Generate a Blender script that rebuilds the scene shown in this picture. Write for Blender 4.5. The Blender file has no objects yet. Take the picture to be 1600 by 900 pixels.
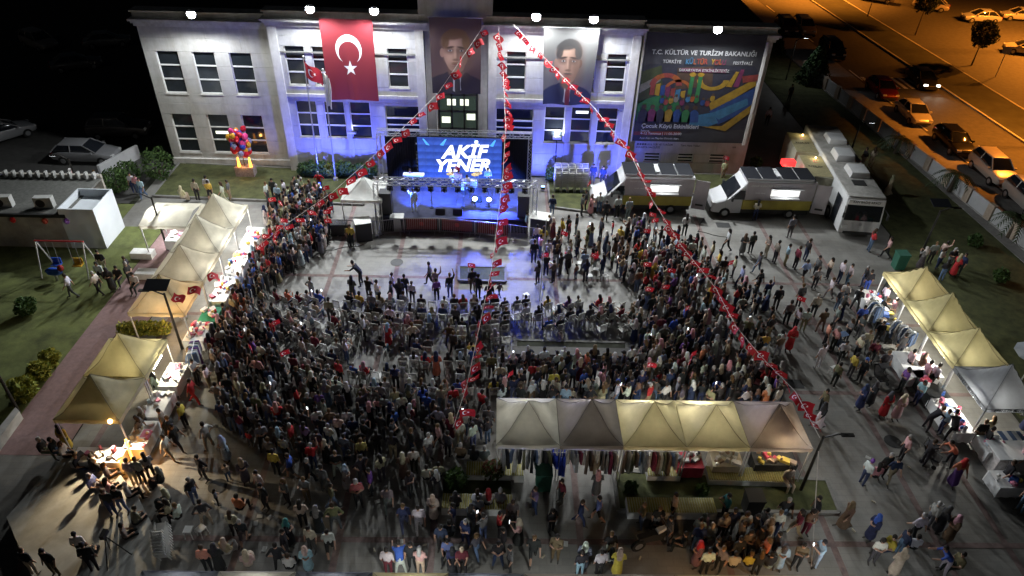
import bpy, bmesh, math, random
import numpy as np
from mathutils import Vector, Matrix
random.seed(7)
rnd = random.Random(11)
scene = bpy.context.scene
C = scene.collection
R = math.radians
# ---------------------------------------------------------------- camera
H = 24.0; F = 1100.0
PITCH, ROLL, YAW = R(36.514), R(-1.996), R(1.653)
FW = Vector((math.sin(YAW)*math.cos(PITCH), math.cos(YAW)*math.cos(PITCH), -math.sin(PITCH)))
_rt = Vector((math.cos(YAW), -math.sin(YAW), 0)); _dn = FW.cross(_rt)
RT = math.cos(ROLL)*_rt + math.sin(ROLL)*_dn
DN = -math.sin(ROLL)*_rt + math.cos(ROLL)*_dn
CAM = Vector((0, 0, H))
cd = bpy.data.cameras.new('camera'); cam = bpy.data.objects.new('camera', cd); C.objects.link(cam)
cd.sensor_width = 36; cd.lens = F/1600*36; cd.clip_end = 2000; cd.clip_start = .5
M4 = Matrix((RT, -DN, -FW)).transposed().to_4x4(); M4.translation = CAM
cam.matrix_world = M4; scene.camera = cam
def ray(px, py): return FW*F + RT*(px-800) + DN*(py-450)
def at(px, py, z=0.0):
    d = ray(px, py); return CAM + d*((z-H)/d.z)
def atY(px, py, Y):
    d = ray(px, py); return CAM + d*(Y/d.y)
# ---------------------------------------------------------------- night sky, faint added fill, exposure
w = bpy.data.worlds.new('World'); scene.world = w; w.use_nodes = True
nt = w.node_tree; bg = nt.nodes['Background']
sky = nt.nodes.new('ShaderNodeTexSky'); sky.sky_type = 'NISHITA'; sky.sun_disc = False
sky.sun_elevation = R(32); sky.sun_rotation = R(200)
nt.links.new(sky.outputs[0], bg.inputs[0]); bg.inputs[1].default_value = 0.0008
sd = bpy.data.lights.new('ambient_fill', 'SUN'); sd.energy = 0.012; sd.angle = R(.5); sd.color = (1, .95, .88)  # dim sun lamp added to lift the ambient level
so = bpy.data.objects.new('ambient_fill', sd); C.objects.link(so)
so.rotation_euler = (R(58), 0, R(-20))
vs = scene.view_settings; vs.view_transform = 'Standard'; vs.look = 'None'; vs.exposure = 0; vs.gamma = 1; vs.use_curve_mapping = False
scene.cycles.use_denoising = True
scene.cycles.max_bounces = 5; scene.cycles.diffuse_bounces = 2; scene.cycles.glossy_bounces = 2
scene.cycles.transmission_bounces = 3; scene.cycles.sample_clamp_indirect = 3
# ---------------------------------------------------------------- materials
MATS = {}
def mat(name, col=(.5,.5,.5), rough=.7, metal=0, var=.12, scale=6, bump=0, emit=None, es=0, spec=.4, trans=0, coords='Object'):
    if name in MATS: return MATS[name]
    m = bpy.data.materials.new(name); m.use_nodes = True; n = m.node_tree.nodes; L = m.node_tree.links
    b = n['Principled BSDF']; b.inputs['Roughness'].default_value = rough; b.inputs['Metallic'].default_value = metal
    b.inputs['Specular IOR Level'].default_value = spec
    b.inputs['Base Color'].default_value = (*col, 1)
    if var or bump:
        tc = n.new('ShaderNodeTexCoord'); ns = n.new('ShaderNodeTexNoise'); ns.inputs['Scale'].default_value = scale; ns.inputs['Detail'].default_value = 6
        ns.inputs['Roughness'].default_value = .65
        L.new(tc.outputs[coords], ns.inputs['Vector'])
        if var:
            cr = n.new('ShaderNodeValToRGB')
            cr.color_ramp.elements[0].position = .3; cr.color_ramp.elements[1].position = .7
            cr.color_ramp.elements[0].color = (*[c*(1-var) for c in col], 1); cr.color_ramp.elements[1].color = (*[min(1, c*(1+var)) for c in col], 1)
            L.new(ns.outputs['Fac'], cr.inputs[0]); L.new(cr.outputs[0], b.inputs['Base Color'])
        if bump:
            bp = n.new('ShaderNodeBump'); bp.inputs['Strength'].default_value = bump; bp.inputs['Distance'].default_value = .05
            L.new(ns.outputs['Fac'], bp.inputs['Height']); L.new(bp.outputs[0], b.inputs['Normal'])
    if emit: b.inputs['Emission Color'].default_value = (*emit, 1); b.inputs['Emission Strength'].default_value = es
    if trans:
        tr = n.new('ShaderNodeBsdfTranslucent'); tr.inputs[0].default_value = (*col, 1); mx = n.new('ShaderNodeMixShader'); mx.inputs[0].default_value = trans
        L.new(b.outputs[0], mx.inputs[1]); L.new(tr.outputs[0], mx.inputs[2]); L.new(mx.outputs[0], n['Material Output'].inputs[0])
    MATS[name] = m; return m
def glass(name, col=(.02,.025,.03), rough=.08):
    return mat(name, col, rough, 0, .15, 2, spec=.6)
# ---------------------------------------------------------------- mesh builder
class MB:
    def __init__(s): s.v = []; s.f = []; s.m = []; s.uv = None
    def add(s, vs, fs, mi=0):
        o = len(s.v); s.v += [tuple(v) for v in vs]; s.f += [tuple(i+o for i in f) for f in fs]; s.m += [mi]*len(fs); return s
    def box(s, c, d, mi=0, rz=0, taper=1):
        x, y, z = d[0]/2, d[1]/2, d[2]/2; cs, sn = math.cos(rz), math.sin(rz); vs = []
        for k, t in ((-1, 1), (1, taper)):
            for i, j in ((-1,-1),(1,-1),(1,1),(-1,1)):
                X, Y = i*x*t, j*y*t; vs.append((c[0]+X*cs-Y*sn, c[1]+X*sn+Y*cs, c[2]+k*z))
        return s.add(vs, [(3,2,1,0),(4,5,6,7),(0,1,5,4),(1,2,6,5),(2,3,7,6),(3,0,4,7)], mi)
    def tube(s, p0, p1, r0, r1=None, n=8, mi=0, cap=True):
        r1 = r0 if r1 is None else r1; p0, p1 = Vector(p0), Vector(p1); d = (p1-p0).normalized()
        a = d.orthogonal().normalized(); b = d.cross(a); vs = []
        for p, r in ((p0, r0), (p1, r1)):
            for k in range(n):
                t = 2*math.pi*k/n; vs.append(p+(a*math.cos(t)+b*math.sin(t))*r)
        fs = [(k, (k+1) % n, n+(k+1) % n, n+k) for k in range(n)]
        if cap: fs += [tuple(range(n-1, -1, -1)), tuple(range(n, 2*n))]
        return s.add(vs, fs, mi)
    def ell(s, c, r, n=8, m=6, mi=0, jit=0):
        vs = []; fs = []
        for i in range(m+1):
            ph = math.pi*i/m
            for k in range(n):
                t = 2*math.pi*k/n; q = 1+rnd.uniform(-jit, jit)
                vs.append((c[0]+r[0]*q*math.sin(ph)*math.cos(t), c[1]+r[1]*q*math.sin(ph)*math.sin(t), c[2]+r[2]*q*math.cos(ph)))
        for i in range(m):
            for k in range(n): fs.append((i*n+k, (i+1)*n+k, (i+1)*n+(k+1) % n, i*n+(k+1) % n))
        return s.add(vs, fs, mi)
    def loft(s, rings, mi=0, cap=True):
        n = len(rings[0]); vs = [p for r in rings for p in r]; fs = []
        for i in range(len(rings)-1):
            for k in range(n): fs.append((i*n+k, i*n+(k+1) % n, (i+1)*n+(k+1) % n, (i+1)*n+k))
        if cap: fs += [tuple(range(n-1, -1, -1)), tuple(range((len(rings)-1)*n, len(rings)*n))]
        return s.add(vs, fs, mi)
    def prism(s, pts, z0, z1, mi=0):
        n = len(pts); vs = [(p[0], p[1], z0) for p in pts]+[(p[0], p[1], z1) for p in pts]
        return s.add(vs, [tuple(range(n-1,-1,-1)), tuple(range(n, 2*n))]+[(k, (k+1) % n, n+(k+1) % n, n+k) for k in range(n)], mi)
    def mesh(s, name, mats, smooth=False, flip=True):
        me = bpy.data.meshes.new(name); me.from_pydata(s.v, [], s.f)
        if not isinstance(mats, (list, tuple)): mats = [mats]
        for m in mats: me.materials.append(m)
        me.polygons.foreach_set('material_index', s.m)
        if flip:
            bm = bmesh.new(); bm.from_mesh(me); bmesh.ops.recalc_face_normals(bm, faces=bm.faces); bm.to_mesh(me); bm.free()
        if smooth: me.polygons.foreach_set('use_smooth', [True]*len(me.polygons))
        me.update(); return me
    def build(s, name, mats, parent=None, smooth=False, loc=None, rz=0):
        return link(name, s.mesh(name, mats, smooth), parent, loc, rz)
def link(name, me, parent=None, loc=None, rz=0):
    o = bpy.data.objects.new(name, me); C.objects.link(o)
    if parent is not None: o.parent = parent
    if loc is not None: o.location = loc
    if rz: o.rotation_euler = (0, 0, rz)
    return o
def tag(o, label, cat, group=None):
    o['label'] = label; o['category'] = cat
    if group: o['group'] = group
    return o
def T(name, label, cat, loc=(0,0,0), rz=0, group=None):
    o = bpy.data.objects.new(name, None); C.objects.link(o); o.location = loc; o.rotation_euler = (0,0,rz); o.empty_display_size = .1
    return tag(o, label, cat, group)
def struct(o): o['kind'] = 'structure'; return o
def copy_tree(o, parent=None):
    c = o.copy(); C.objects.link(c); c.parent = parent
    for ch in list(o.children): copy_tree(ch, c)
    return c
def light(name, kind, loc, energy, col, parent=None, size=.2, spot=None, blend=.5, aim=None):
    d = bpy.data.lights.new(name, kind); d.energy = energy; d.color = col
    if kind in ('POINT', 'SPOT'): d.shadow_soft_size = size
    if kind == 'AREA': d.size = size
    if kind == 'SPOT': d.spot_size = R(spot); d.spot_blend = blend
    o = bpy.data.objects.new(name, d); C.objects.link(o); o.location = loc
    if aim is not None: o.rotation_euler = Vector(aim).to_track_quat('-Z', 'Y').to_euler()
    if parent is not None: o.parent = parent
    return o
def text_mesh(s, size, mats, shear=0, bold=0, align='CENTER', depth=.004):
    c = bpy.data.curves.new('t', 'FONT'); c.body = s; c.size = size; c.shear = shear; c.offset = bold; c.align_x = align; c.align_y = 'CENTER'; c.extrude = depth; c.resolution_u = 3
    o = bpy.data.objects.new('t', c); C.objects.link(o); dg = bpy.context.evaluated_depsgraph_get()
    me = bpy.data.meshes.new_from_object(o.evaluated_get(dg)); bpy.data.objects.remove(o); me.name = 'lettering'
    me.materials.clear(); me.materials.append(mats); return me
def text_on(s, size, m, pos, parent, shear=0, bold=0, rot=(R(90),0,0), align='CENTER', sx=1):
    o = link('lettering', text_mesh(s, size, m, shear, bold, align), parent); o.location = pos; o.rotation_euler = rot; o.scale = (sx, 1, 1); return o
# ---------------------------------------------------------------- flag cloth material (white crescent and star, by UV in flag units)
def flag_mat(name, red, transl=.25):
    m = bpy.data.materials.new(name); m.use_nodes = True; n = m.node_tree.nodes; L = m.node_tree.links; b = n['Principled BSDF']; b.inputs['Roughness'].default_value = .75
    uv = n.new('ShaderNodeUVMap'); sp = n.new('ShaderNodeSeparateXYZ'); L.new(uv.outputs[0], sp.inputs[0])
    def op(o, a, bb=None, cc=None):
        k = n.new('ShaderNodeMath'); k.operation = o
        for i, q in enumerate((a, bb, cc)):
            if q is None: continue
            if isinstance(q, (int, float)): k.inputs[i].default_value = q
            else: L.new(q, k.inputs[i])
        return k.outputs[0]
    u, v = sp.outputs[0], sp.outputs[1]
    def dist(cx, cy):
        return op('SQRT', op('ADD', op('POWER', op('SUBTRACT', u, cx), 2), op('POWER', op('SUBTRACT', v, cy), 2)))
    cres = op('MULTIPLY', op('LESS_THAN', dist(.5, .5), .25), op('GREATER_THAN', dist(.5625, .5), .2))
    x = op('SUBTRACT', u, .82); y = op('SUBTRACT', v, .5); r = op('SQRT', op('ADD', op('POWER', x, 2), op('POWER', y, 2)))
    a = op('ARCTAN2', y, x); a = op('ADD', a, math.pi)          # a tip points to -x (the hoist)
    k = op('SUBTRACT', op('FLOORED_MODULO', op('ADD', a, math.pi/5), 2*math.pi/5), math.pi/5)
    px = op('MULTIPLY', r, op('COSINE', k)); py = op('MULTIPLY', r, op('ABSOLUTE', op('SINE', k)))
    Rr = .135; ri = .382*Rr; s36, c36 = math.sin(math.pi/5), math.cos(math.pi/5)
    star = op('LESS_THAN', op('SUBTRACT', op('MULTIPLY', op('SUBTRACT', px, Rr), ri*s36), op('MULTIPLY', py, ri*c36-Rr)), 0)
    fac = op('MAXIMUM', cres, star)
    mx = n.new('ShaderNodeMix'); mx.data_type = 'RGBA'; mx.inputs[6].default_value = (*red, 1); mx.inputs[7].default_value = (.8, .8, .8, 1); L.new(fac, mx.inputs[0])
    L.new(mx.outputs[2], b.inputs['Base Color'])
    tr = n.new('ShaderNodeBsdfTranslucent'); L.new(mx.outputs[2], tr.inputs[0]); ms = n.new('ShaderNodeMixShader'); ms.inputs[0].default_value = transl
    L.new(b.outputs[0], ms.inputs[1]); L.new(tr.outputs[0], ms.inputs[2]); L.new(ms.outputs[0], n['Material Output'].inputs[0])
    return m
def cloth_grid(name, fn, nu, nv, m, uvfn, parent=None, smooth=True):
    vs = [fn(i/nu, j/nv) for j in range(nv+1) for i in range(nu+1)]
    fs = [(j*(nu+1)+i, j*(nu+1)+i+1, (j+1)*(nu+1)+i+1, (j+1)*(nu+1)+i) for j in range(nv) for i in range(nu)]
    me = bpy.data.meshes.new(name); me.from_pydata([tuple(v) for v in vs], [], fs); me.materials.append(m)
    ul = me.uv_layers.new(name='UVMap')
    for lp in me.loops:
        i = lp.vertex_index % (nu+1); j = lp.vertex_index//(nu+1); ul.data[lp.index].uv = uvfn(i/nu, j/nv)
    if smooth: me.polygons.foreach_set('use_smooth', [True]*len(me.polygons))
    return link(name, me, parent)
# ================================================================ GROUND
m_earth = mat('earth', (.03,.032,.02), .95, var=.4, scale=.6, bump=.3)
m_lawn = mat('lawn', (.06,.066,.024), .95, var=.45, scale=1.6, bump=.6)
m_lawn2 = mat('lawn_dry', (.1,.115,.035), .95, var=.5, scale=.9, bump=.6)
m_asph = mat('asphalt', (.055,.053,.05), .8, var=.25, scale=2.2, bump=.1)
m_kerb = mat('kerb_stone', (.33,.32,.3), .8, var=.15, scale=3)
m_redp = mat('red_paver', (.165,.118,.11), .9, var=.35, scale=3, bump=.1)
m_conc = mat('concrete', (.3,.3,.29), .8, var=.18, scale=2, bump=.1)
m_pink = mat('pink_paver', (.22,.14,.135), .85, var=.18, scale=5, bump=.1)
def paving_mat():
    m = mat('plaza_paving', (.2,.2,.195), .62, var=0)
    n = m.node_tree.nodes; L = m.node_tree.links; b = n['Principled BSDF']
    tc = n.new('ShaderNodeTexCoord'); br = n.new('ShaderNodeTexBrick'); br.inputs['Scale'].default_value = 1.0
    br.inputs['Brick Width'].default_value = .6; br.inputs['Row Height'].default_value = .3; br.inputs['Mortar Size'].default_value = .008
    br.inputs['Color1'].default_value = (.2,.195,.182,1); br.inputs['Color2'].default_value = (.225,.217,.2,1); br.inputs['Mortar'].default_value = (.165,.16,.15,1)
    n1 = n.new('ShaderNodeTexNoise'); n1.inputs['Scale'].default_value = .35; n1.inputs['Detail'].default_value = 8; n1.inputs['Roughness'].default_value = .7
    cr = n.new('ShaderNodeValToRGB'); cr.color_ramp.elements[0].position = .32; cr.color_ramp.elements[0].color = (.6,.58,.55,1); cr.color_ramp.elements[1].position = .65; cr.color_ramp.elements[1].color = (1.1,1.1,1.1,1)
    mx = n.new('ShaderNodeMix'); mx.data_type = 'RGBA'; mx.blend_type = 'MULTIPLY'; mx.inputs[0].default_value = 1
    L.new(tc.outputs['Object'], br.inputs[0]); L.new(tc.outputs['Object'], n1.inputs[0]); L.new(n1.outputs[0], cr.inputs[0])
    L.new(br.outputs[0], mx.inputs[6]); L.new(cr.outputs[0], mx.inputs[7]); L.new(mx.outputs[2], b.inputs['Base Color'])
    rr = n.new('ShaderNodeMapRange'); rr.inputs[3].default_value = .45; rr.inputs[4].default_value = .75; L.new(n1.outputs[0], rr.inputs[0]); L.new(rr.outputs[0], b.inputs['Roughness'])
    return m
m_plaza = paving_mat()
def sheet(name, pts, z, m, thick=0):
    b = MB(); pts = [(p[0], p[1]) for p in pts]
    if thick: b.prism(pts, z-thick, z)
    else: b.add([(x, y, z) for x, y in pts], [tuple(range(len(pts)))])
    return struct(b.build(name, m))
def rect(x0, x1, y0, y1): return [(x0,y0),(x1,y0),(x1,y1),(x0,y1)]
sheet('ground', rect(-500, 500, -200, 900), -.05, m_earth)
plaza = sheet('plaza', [(-21,6),(24.6,6),(24.6,37),(25.8,39),(25.8,75),(18.6,75),(18.6,46),(-24,46),(-24,38.2),(-18.2,38.2),(-18.2,19.9),(-21,19.9)], 0, m_plaza)
def strip(x0, x1, y0, y1, z=.004):
    b = MB(); b.add([(x0,y0,z),(x1,y0,z),(x1,y1,z),(x0,y1,z)], [(0,1,2,3)]); o = b.build('red_paving_strip', m_redp, plaza)
for x in (-17.2,-9.55,-5.85,-2.25,3.45,9.0,13.3,17.5,20.2): strip(x-.13, x+.13, 8, 45 if -12 < x < 4 else 41)
for y in (9.5,16.0,24.3,29.6,33.3): strip(-18, 24.4, y-.12, y+.12, .008)
sheet('footpath', [(-21.3,19.9),(-18.25,19.9),(-18.25,38.2),(-20.9,38.2)], .006, m_pink)
sheet('lawn', [(-60,14),(-21.35,14),(-20.95,38.2),(-24,38.2),(-24,41),(-60,41)], .01, m_lawn2)
sheet('lawn', [(24.75,14),(31.5,14),(34.9,30),(33.6,37.4),(30.9,65),(30.2,95),(25.9,95),(25.9,39),(24.75,37)], .012, m_lawn)
sheet('parking', [(-90,41.1),(-24.4,41.1),(-24.4,110),(-90,110)], -.01, m_asph)
RX = lambda y, x0: x0 - (y-60)*.055
def along(name, xa, xb, z, m, y0=-20, y1=300, thick=0):
    return sheet(name, [(RX(y0,xa),y0),(RX(y0,xb),y0),(RX(y1,xb),y1),(RX(y1,xa),y1)], z, m, thick)
along('pavement', 31.6, 36.0, .05, mat('pavement_slab', (.2,.19,.18), .85, var=.2, scale=3), thick=.1)
along('road', 36.0, 43.4, -.02, m_asph)
along('median', 43.6, 48.0, .1, m_earth, thick=.15)
along('kerb', 43.4, 43.6, .13, m_kerb, thick=.2); along('kerb', 48.0, 48.2, .13, m_kerb, thick=.2)
along('road', 48.2, 82, -.018, m_asph)
m_line = mat('road_paint', (.6,.6,.58), .7, var=.3, scale=4)
for x in (36.35,):
    for y in range(20, 140, 6): sheet('road_marking', [(RX(y,x),y),(RX(y,x)+.14,y),(RX(y+3,x)+.14,y+3),(RX(y+3,x),y+3)], -.012, m_line)
for k in range(9):
    x = 36.6+k*.75; sheet('road_marking', [(RX(66,x),66),(RX(66,x)+.38,66),(RX(69,x)+.38,69),(RX(69,x),69)], -.012, m_line)
# planted beds with kerbs
m_bkerb = mat('bed_kerb', (.17,.165,.155), .85, var=.25, scale=3)
def bed(pts, m=None, h=.12):
    o = sheet('planting_bed', pts, h, m or m_lawn, thick=h+.02)
    for i in range(len(pts)):
        a, b_ = Vector((*pts[i],0)), Vector((*pts[(i+1) % len(pts)],0)); d = (b_-a).normalized(); q = Vector((d.y,-d.x,0))*.07
        k = MB(); k.loft([[a-q, a+q, a+q+Vector((0,0,h+.03)), a-q+Vector((0,0,h+.03))], [b_-q, b_+q, b_+q+Vector((0,0,h+.03)), b_-q+Vector((0,0,h+.03))]]); k.build('kerb_stone', m_bkerb, o)
bed([(-23.2,42),(-9,41.4),(-8.6,46.0),(-23.2,46.9)]); bed([(3.6,41.6),(6.4,41),(6.9,46),(3.6,46)]); bed([(9.6,43.8),(18.2,43.8),(18.2,46.9),(9.6,46.9)])
bed([tuple(at(*c)[:2]) for c in ((690,800),(690,742),(800,745),(802,800))]); bed([tuple(at(*c)[:2]) for c in ((966,800),(958,738),(1290,752),(1310,803))])
bed([tuple(at(*c)[:2]) for c in ((717,440),(717,418),(790,420),(790,442))]); bed([tuple(at(*c)[:2]) for c in ((805,562),(806,534),(978,538),(980,566))], m_earth)
# low concrete platform, bottom left of the photograph
pp = [tuple(at(*c, .45)[:2]) for c in ((10,808),(60,752),(118,700),(150,708),(185,738),(215,775),(238,820),(246,865),(240,905),(60,925))]
sheet('concrete_platform', pp, .45, mat('platform_concrete', (.3,.3,.28), .8, var=.3, scale=.7, bump=.15), thick=.5)
sheet('low_wall_cap', [tuple(at(*c, .5)[:2]) for c in ((-20,690),(24,636),(30,642),(-14,702))], .5, m_kerb, thick=.5)

# ================================================================ TOWN HALL
YW, YM = 47.0, 46.2
m_wall = mat('stone_cladding', (.46,.45,.43), .75, var=.12, scale=1.3, bump=.05)
m_wallM = mat('white_render', (.5,.5,.51), .75, var=.1, scale=1.1, bump=.05)
m_trim = mat('cornice_stone', (.56,.55,.53), .7, var=.12, scale=2)
def streaks(m, k=.55):
    n = m.node_tree.nodes; L = m.node_tree.links; bs = n['Principled BSDF']; src = bs.inputs['Base Color'].links[0].from_socket
    tc = n.new('ShaderNodeTexCoord'); mp = n.new('ShaderNodeMapping'); mp.inputs['Scale'].default_value = (1.6,1.6,.3); ns = n.new('ShaderNodeTexNoise'); ns.inputs['Scale'].default_value = 1.2; ns.inputs['Detail'].default_value = 7; ns.inputs['Roughness'].default_value = .7
    L.new(tc.outputs['Object'], mp.inputs[0]); L.new(mp.outputs[0], ns.inputs[0]); cr = n.new('ShaderNodeValToRGB'); cr.color_ramp.elements[0].position = .36; cr.color_ramp.elements[0].color = (k,k*.97,k*.92,1); cr.color_ramp.elements[1].position = .56; cr.color_ramp.elements[1].color = (1,1,1,1)
    L.new(ns.outputs[0], cr.inputs[0]); mx = n.new('ShaderNodeMix'); mx.data_type = 'RGBA'; mx.blend_type = 'MULTIPLY'; mx.inputs[0].default_value = 1; L.new(src, mx.inputs[6]); L.new(cr.outputs[0], mx.inputs[7]); L.new(mx.outputs[2], bs.inputs['Base Color'])
streaks(m_wall, .86); streaks(m_wallM, .86); streaks(m_trim, .8)
m_fr = mat('window_frame', (.72,.72,.7), .5, var=.05)
m_pane = glass('window_glass'); m_roof = mat('roof_felt', (.03,.03,.035), .9, var=.3, scale=2)
m_joint = mat('joint', (.22,.215,.2), .9, var=.1)
hall = T('town_hall', 'wide pale two-storey public building with tall three-pane windows behind the stage', 'building', (-2.7,47,0))
HL = Vector((-2.7,47,0))
def hb(name, c, d, m, parent=hall, mb=None):
    b = MB(); b.box(c, d); o = b.build(name, m, parent)
    if parent is hall: o.location = -HL
    elif parent.parent is hall: pass
    return o
def window(X, z0, z1, wd, Y, lit=None):
    root = link('window', (lambda b: (b.box((0,.0,(z0+z1)/2), (wd+.16,.05,z1-z0+.16)), b.mesh('window', m_pane))[1])(MB()), hall); root.location = Vector((X, Y+.2, 0))-HL
    fr = MB()
    for s in (-1, 1): fr.box((s*(wd/2+.0),-.06,(z0+z1)/2), (.09,.09,z1-z0+.09))
    n = 3; hh = (z1-z0)/n
    for k in range(n+1): fr.box((0,-.062,z0+k*hh), (wd-.09,.09,.085))
    fr.build('frame', m_fr, root)
    for k in range(n):
        p = MB(); p.box((0,-.04,z0+(k+.5)*hh), (wd-.1,.02,hh-.09)); p.build('pane', m_pane, root)
        if lit and k in lit:
            q = MB(); q.box((0.05,-.055,z0+(k+.55)*hh), (wd*.62,.006,hh*.22)); q.build('ceiling_lamp_glow', MATS['lit_lamp'], root)
    sl = MB(); sl.box((0,-.13,z0-.08), (wd+.12,.22,.06)); sl.build('sill', m_trim, root)
mat('lit_lamp', (.8,.85,.7), .5, var=0, emit=(.95,1,.8), es=1.3)
def facade(x0, x1, z0, z1, Y, wins, m, zb=(), t=.25):
    # stone panels around the openings, joints recessed
    zs = sorted(set([z0, z1, *zb] + [q for wn in wins for q in (wn[1], wn[2])]))
    zz = [zs[0]]
    for q in zs[1:]:
        if q-zz[-1] < .12: continue
        n = max(1, round((q-zz[-1])/.85)); a = zz[-1]; zz += [a+(q-a)*(i+1)/n for i in range(n)]
    back = MB(); back.box(((x0+x1)/2, Y+.42, (z0+z1)/2), (x1-x0-.02, .3, z1-z0-.02)); o = back.build('wall', m_joint, hall); o.location = -HL
    for a, b in zip(zz[:-1], zz[1:]):
        mid = (a+b)/2; holes = sorted([(wn[0]-wn[3]/2, wn[0]+wn[3]/2) for wn in wins if wn[1] < mid < wn[2]])
        xs = [x0]; segs = []
        for h in holes: segs.append((xs[-1], h[0])); xs.append(h[1])
        segs.append((xs[-1], x1))
        for s0, s1 in segs:
            n = max(1, round((s1-s0)/2.2))
            for i in range(n):
                p0 = s0+(s1-s0)*i/n; p1 = s0+(s1-s0)*(i+1)/n
                if p1-p0 < .05: continue
                d = rnd.uniform(0, .008); k = MB(); k.box(((p0+p1)/2, Y+t/2-d, mid), (p1-p0-.014, t, b-a-.014)); o = k.build('panel', m, hall); o.location = -HL
    for wn in wins: window(*wn[:4], Y, *wn[4:])
def wpx(px, y0, y1, wd, Y, lit=None):
    a = atY(px, (y0+y1)/2, Y); return (a.x, atY(px, y1, Y).z, atY(px, y0, Y).z, wd, lit)
# left wing
xL0, xL1, xR0, xR1 = -23.6, -14.95, 9.2, 18.1
WL = [wpx(268,80,145,1.45,YW), wpx(324,82,146,1.45,YW), wpx(381,85,148,1.45,YW), wpx(290,178,237,1.45,YW), wpx(345,179,237,1.45,YW,(1,)), wpx(398,180,237,1.45,YW)]
for i in (1,2): WL[i] = (WL[i][0], WL[0][1], WL[0][2], *WL[i][3:])
for i in (4,5): WL[i] = (WL[i][0], WL[3][1], WL[3][2], *WL[i][3:])
facade(xL0, xL1, .0, 10.0, YW, WL, m_wall)
u0, u1, l0, l1 = WL[0][1], WL[0][2], WL[3][1], WL[3][2]
# right wing, basement windows under the printed banner
WR = [(atY(px,y,YW).x, u, v, 1.45, None) for px, y in ((1055,110),(1110,112),(1163,114)) for u, v in ((u0, u1),)]
WR += [(atY(px,246,YW).x, .95, 1.65, 1.15, None) for px in (1019,1071,1121)]
facade(xR0, xR1, .0, 10.0, YW, WR, m_wall)
# middle blocks
ML = (-14.9, -4.95); MR = (-.75, 9.15)
WML = [wpx(463,72,133,1.3,YM), wpx(505,73,134,1.3,YM), wpx(564,74,135,1.3,YM), wpx(622,75,137,1.3,YM), wpx(481,158,214,1.4,YM), wpx(524,159,215,1.4,YM), wpx(564,160,216,1.4,YM)]
WMR = [wpx(806,80,143,1.3,YM), wpx(866,82,144,1.3,YM), wpx(915,83,145,1.3,YM), wpx(962,83,145,1.3,YM), wpx(866,168,222,1.4,YM), wpx(907,169,223,1.4,YM,(2,)), wpx(948,170,224,1.4,YM)]
for W_ in (WML, WMR):
    for i in range(7): W_[i] = (W_[i][0], *(WML[0][1:3] if i < 4 else WML[4][1:3]), *W_[i][3:])
# ground-floor porch openings either side of the entrance
poL = (atY(632,180,YM).x, .9, 5.1, 2.6, None); poR = (atY(804,187,YM).x, .9, 5.1, 2.6, None)
facade(*ML, 0, 10.3, YM, WML+[poL], m_wallM); facade(*MR, 0, 10.3, YM, WMR+[poR], m_wallM)
for X in (poL[0], poR[0]):
    for zz_ in (3.3, 4.2): hb('porch_rail', (X, YM+.1, zz_), (2.6,.08,.1), m_fr)
# recessed centre bay with entrance glazing
hb('centre_wall', (-2.85, 47.3, 5.15), (4.2,.3,10.3), m_wall)
for X in (-4.6,-1.1): hb('column', (X, 46.75, 5.15), (.62,.7,10.28), m_trim)
ent = MB(); ent.box((0,0,0), (2.7,.08,4.2)); e = ent.build('entrance_glazing', mat('lit_glass', (.03,.05,.04), .1, var=.2, scale=1, emit=(.5,.7,.55), es=.05), hall); e.location = Vector((-2.85,47.08,4.4))-HL
for k in range(4):
    q = MB(); q.box((-1.3+k*.87,-.08,0), (.12,.1,4.2)); q.build('mullion', mat('dark_frame', (.03,.03,.03), .5), e)
for zz_ in (-1.2,.1,1.3): q = MB(); q.box((0,-.085,zz_), (2.6,.09,.14)); q.build('transom', MATS['dark_frame'], e)
for a_, b_ in ((-.45,.75),(.45,.75),(-.85,-.55),(.9,-.3)): q = MB(); q.box((a_,-.06,b_), (.6,.02,.45)); q.build('lit_room', MATS['lit_lamp'], e)
# cornices and parapets: stacked mouldings
def cornice(x0, x1, Y, z, e0=0, e1=0):
    for k, (dz, h, pr) in enumerate(((.0,.22,.18),(.22,.16,.34),(.38,.14,.5),(.9,.1,.26),(.52,.38,.1))):
        o = hb('cornice', ((x0+x1)/2, Y+.4-pr/2, z+dz+h/2), (x1-x0+(e0+e1)*pr, .8+pr, h-.004), m_trim)
cornice(xL0, xL1-.05, YW, 9.85, 1, 0); cornice(xR0+.05, xR1, YW, 9.85, 0, 1); cornice(*ML, YM, 10.3, 1, .2); cornice(*MR, YM, 10.3, .2, 1)
for x0, x1 in (ML, MR):
    hb('string_course', ((x0+x1)/2, YM-.06, 5.75), (x1-x0,.14,.2), m_trim); hb('string_course', ((x0+x1)/2, YM-.04, 8.65), (x1-x0,.1,.09), m_joint)
    for X in (x0+.28, x1-.28): hb('corner_pilaster', (X, YM-.08, 5.15), (.55,.17,10.26), m_trim)
hb('roof_tower', (-2.85, 47.6, 11.4), (4.7,3.2,2.3), m_wall); hb('tower_cap', (-2.85,47.6,12.62), (5.1,3.6,.2), m_trim)
hb('roof', ((xL0+xL1)/2, 56, 10.2), (xL1-xL0,16.6,.3), m_roof); hb('roof', ((xR0+xR1)/2, 56, 10.2), (xR1-xR0,16.6,.3), m_roof); hb('roof', (-2.85,56,10.6), (24,16.8,.3), m_roof)
hb('side_wall', (xL0+.15, 55.6, 5), (.3,16.6,10), m_wall); hb('side_wall', (xR1-.15, 55.6, 5), (.3,16.6,10), m_wall)
hb('plinth', ((xL0+xL1)/2, YW-.1, .25), (xL1-xL0,.2,.5), m_trim)
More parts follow.
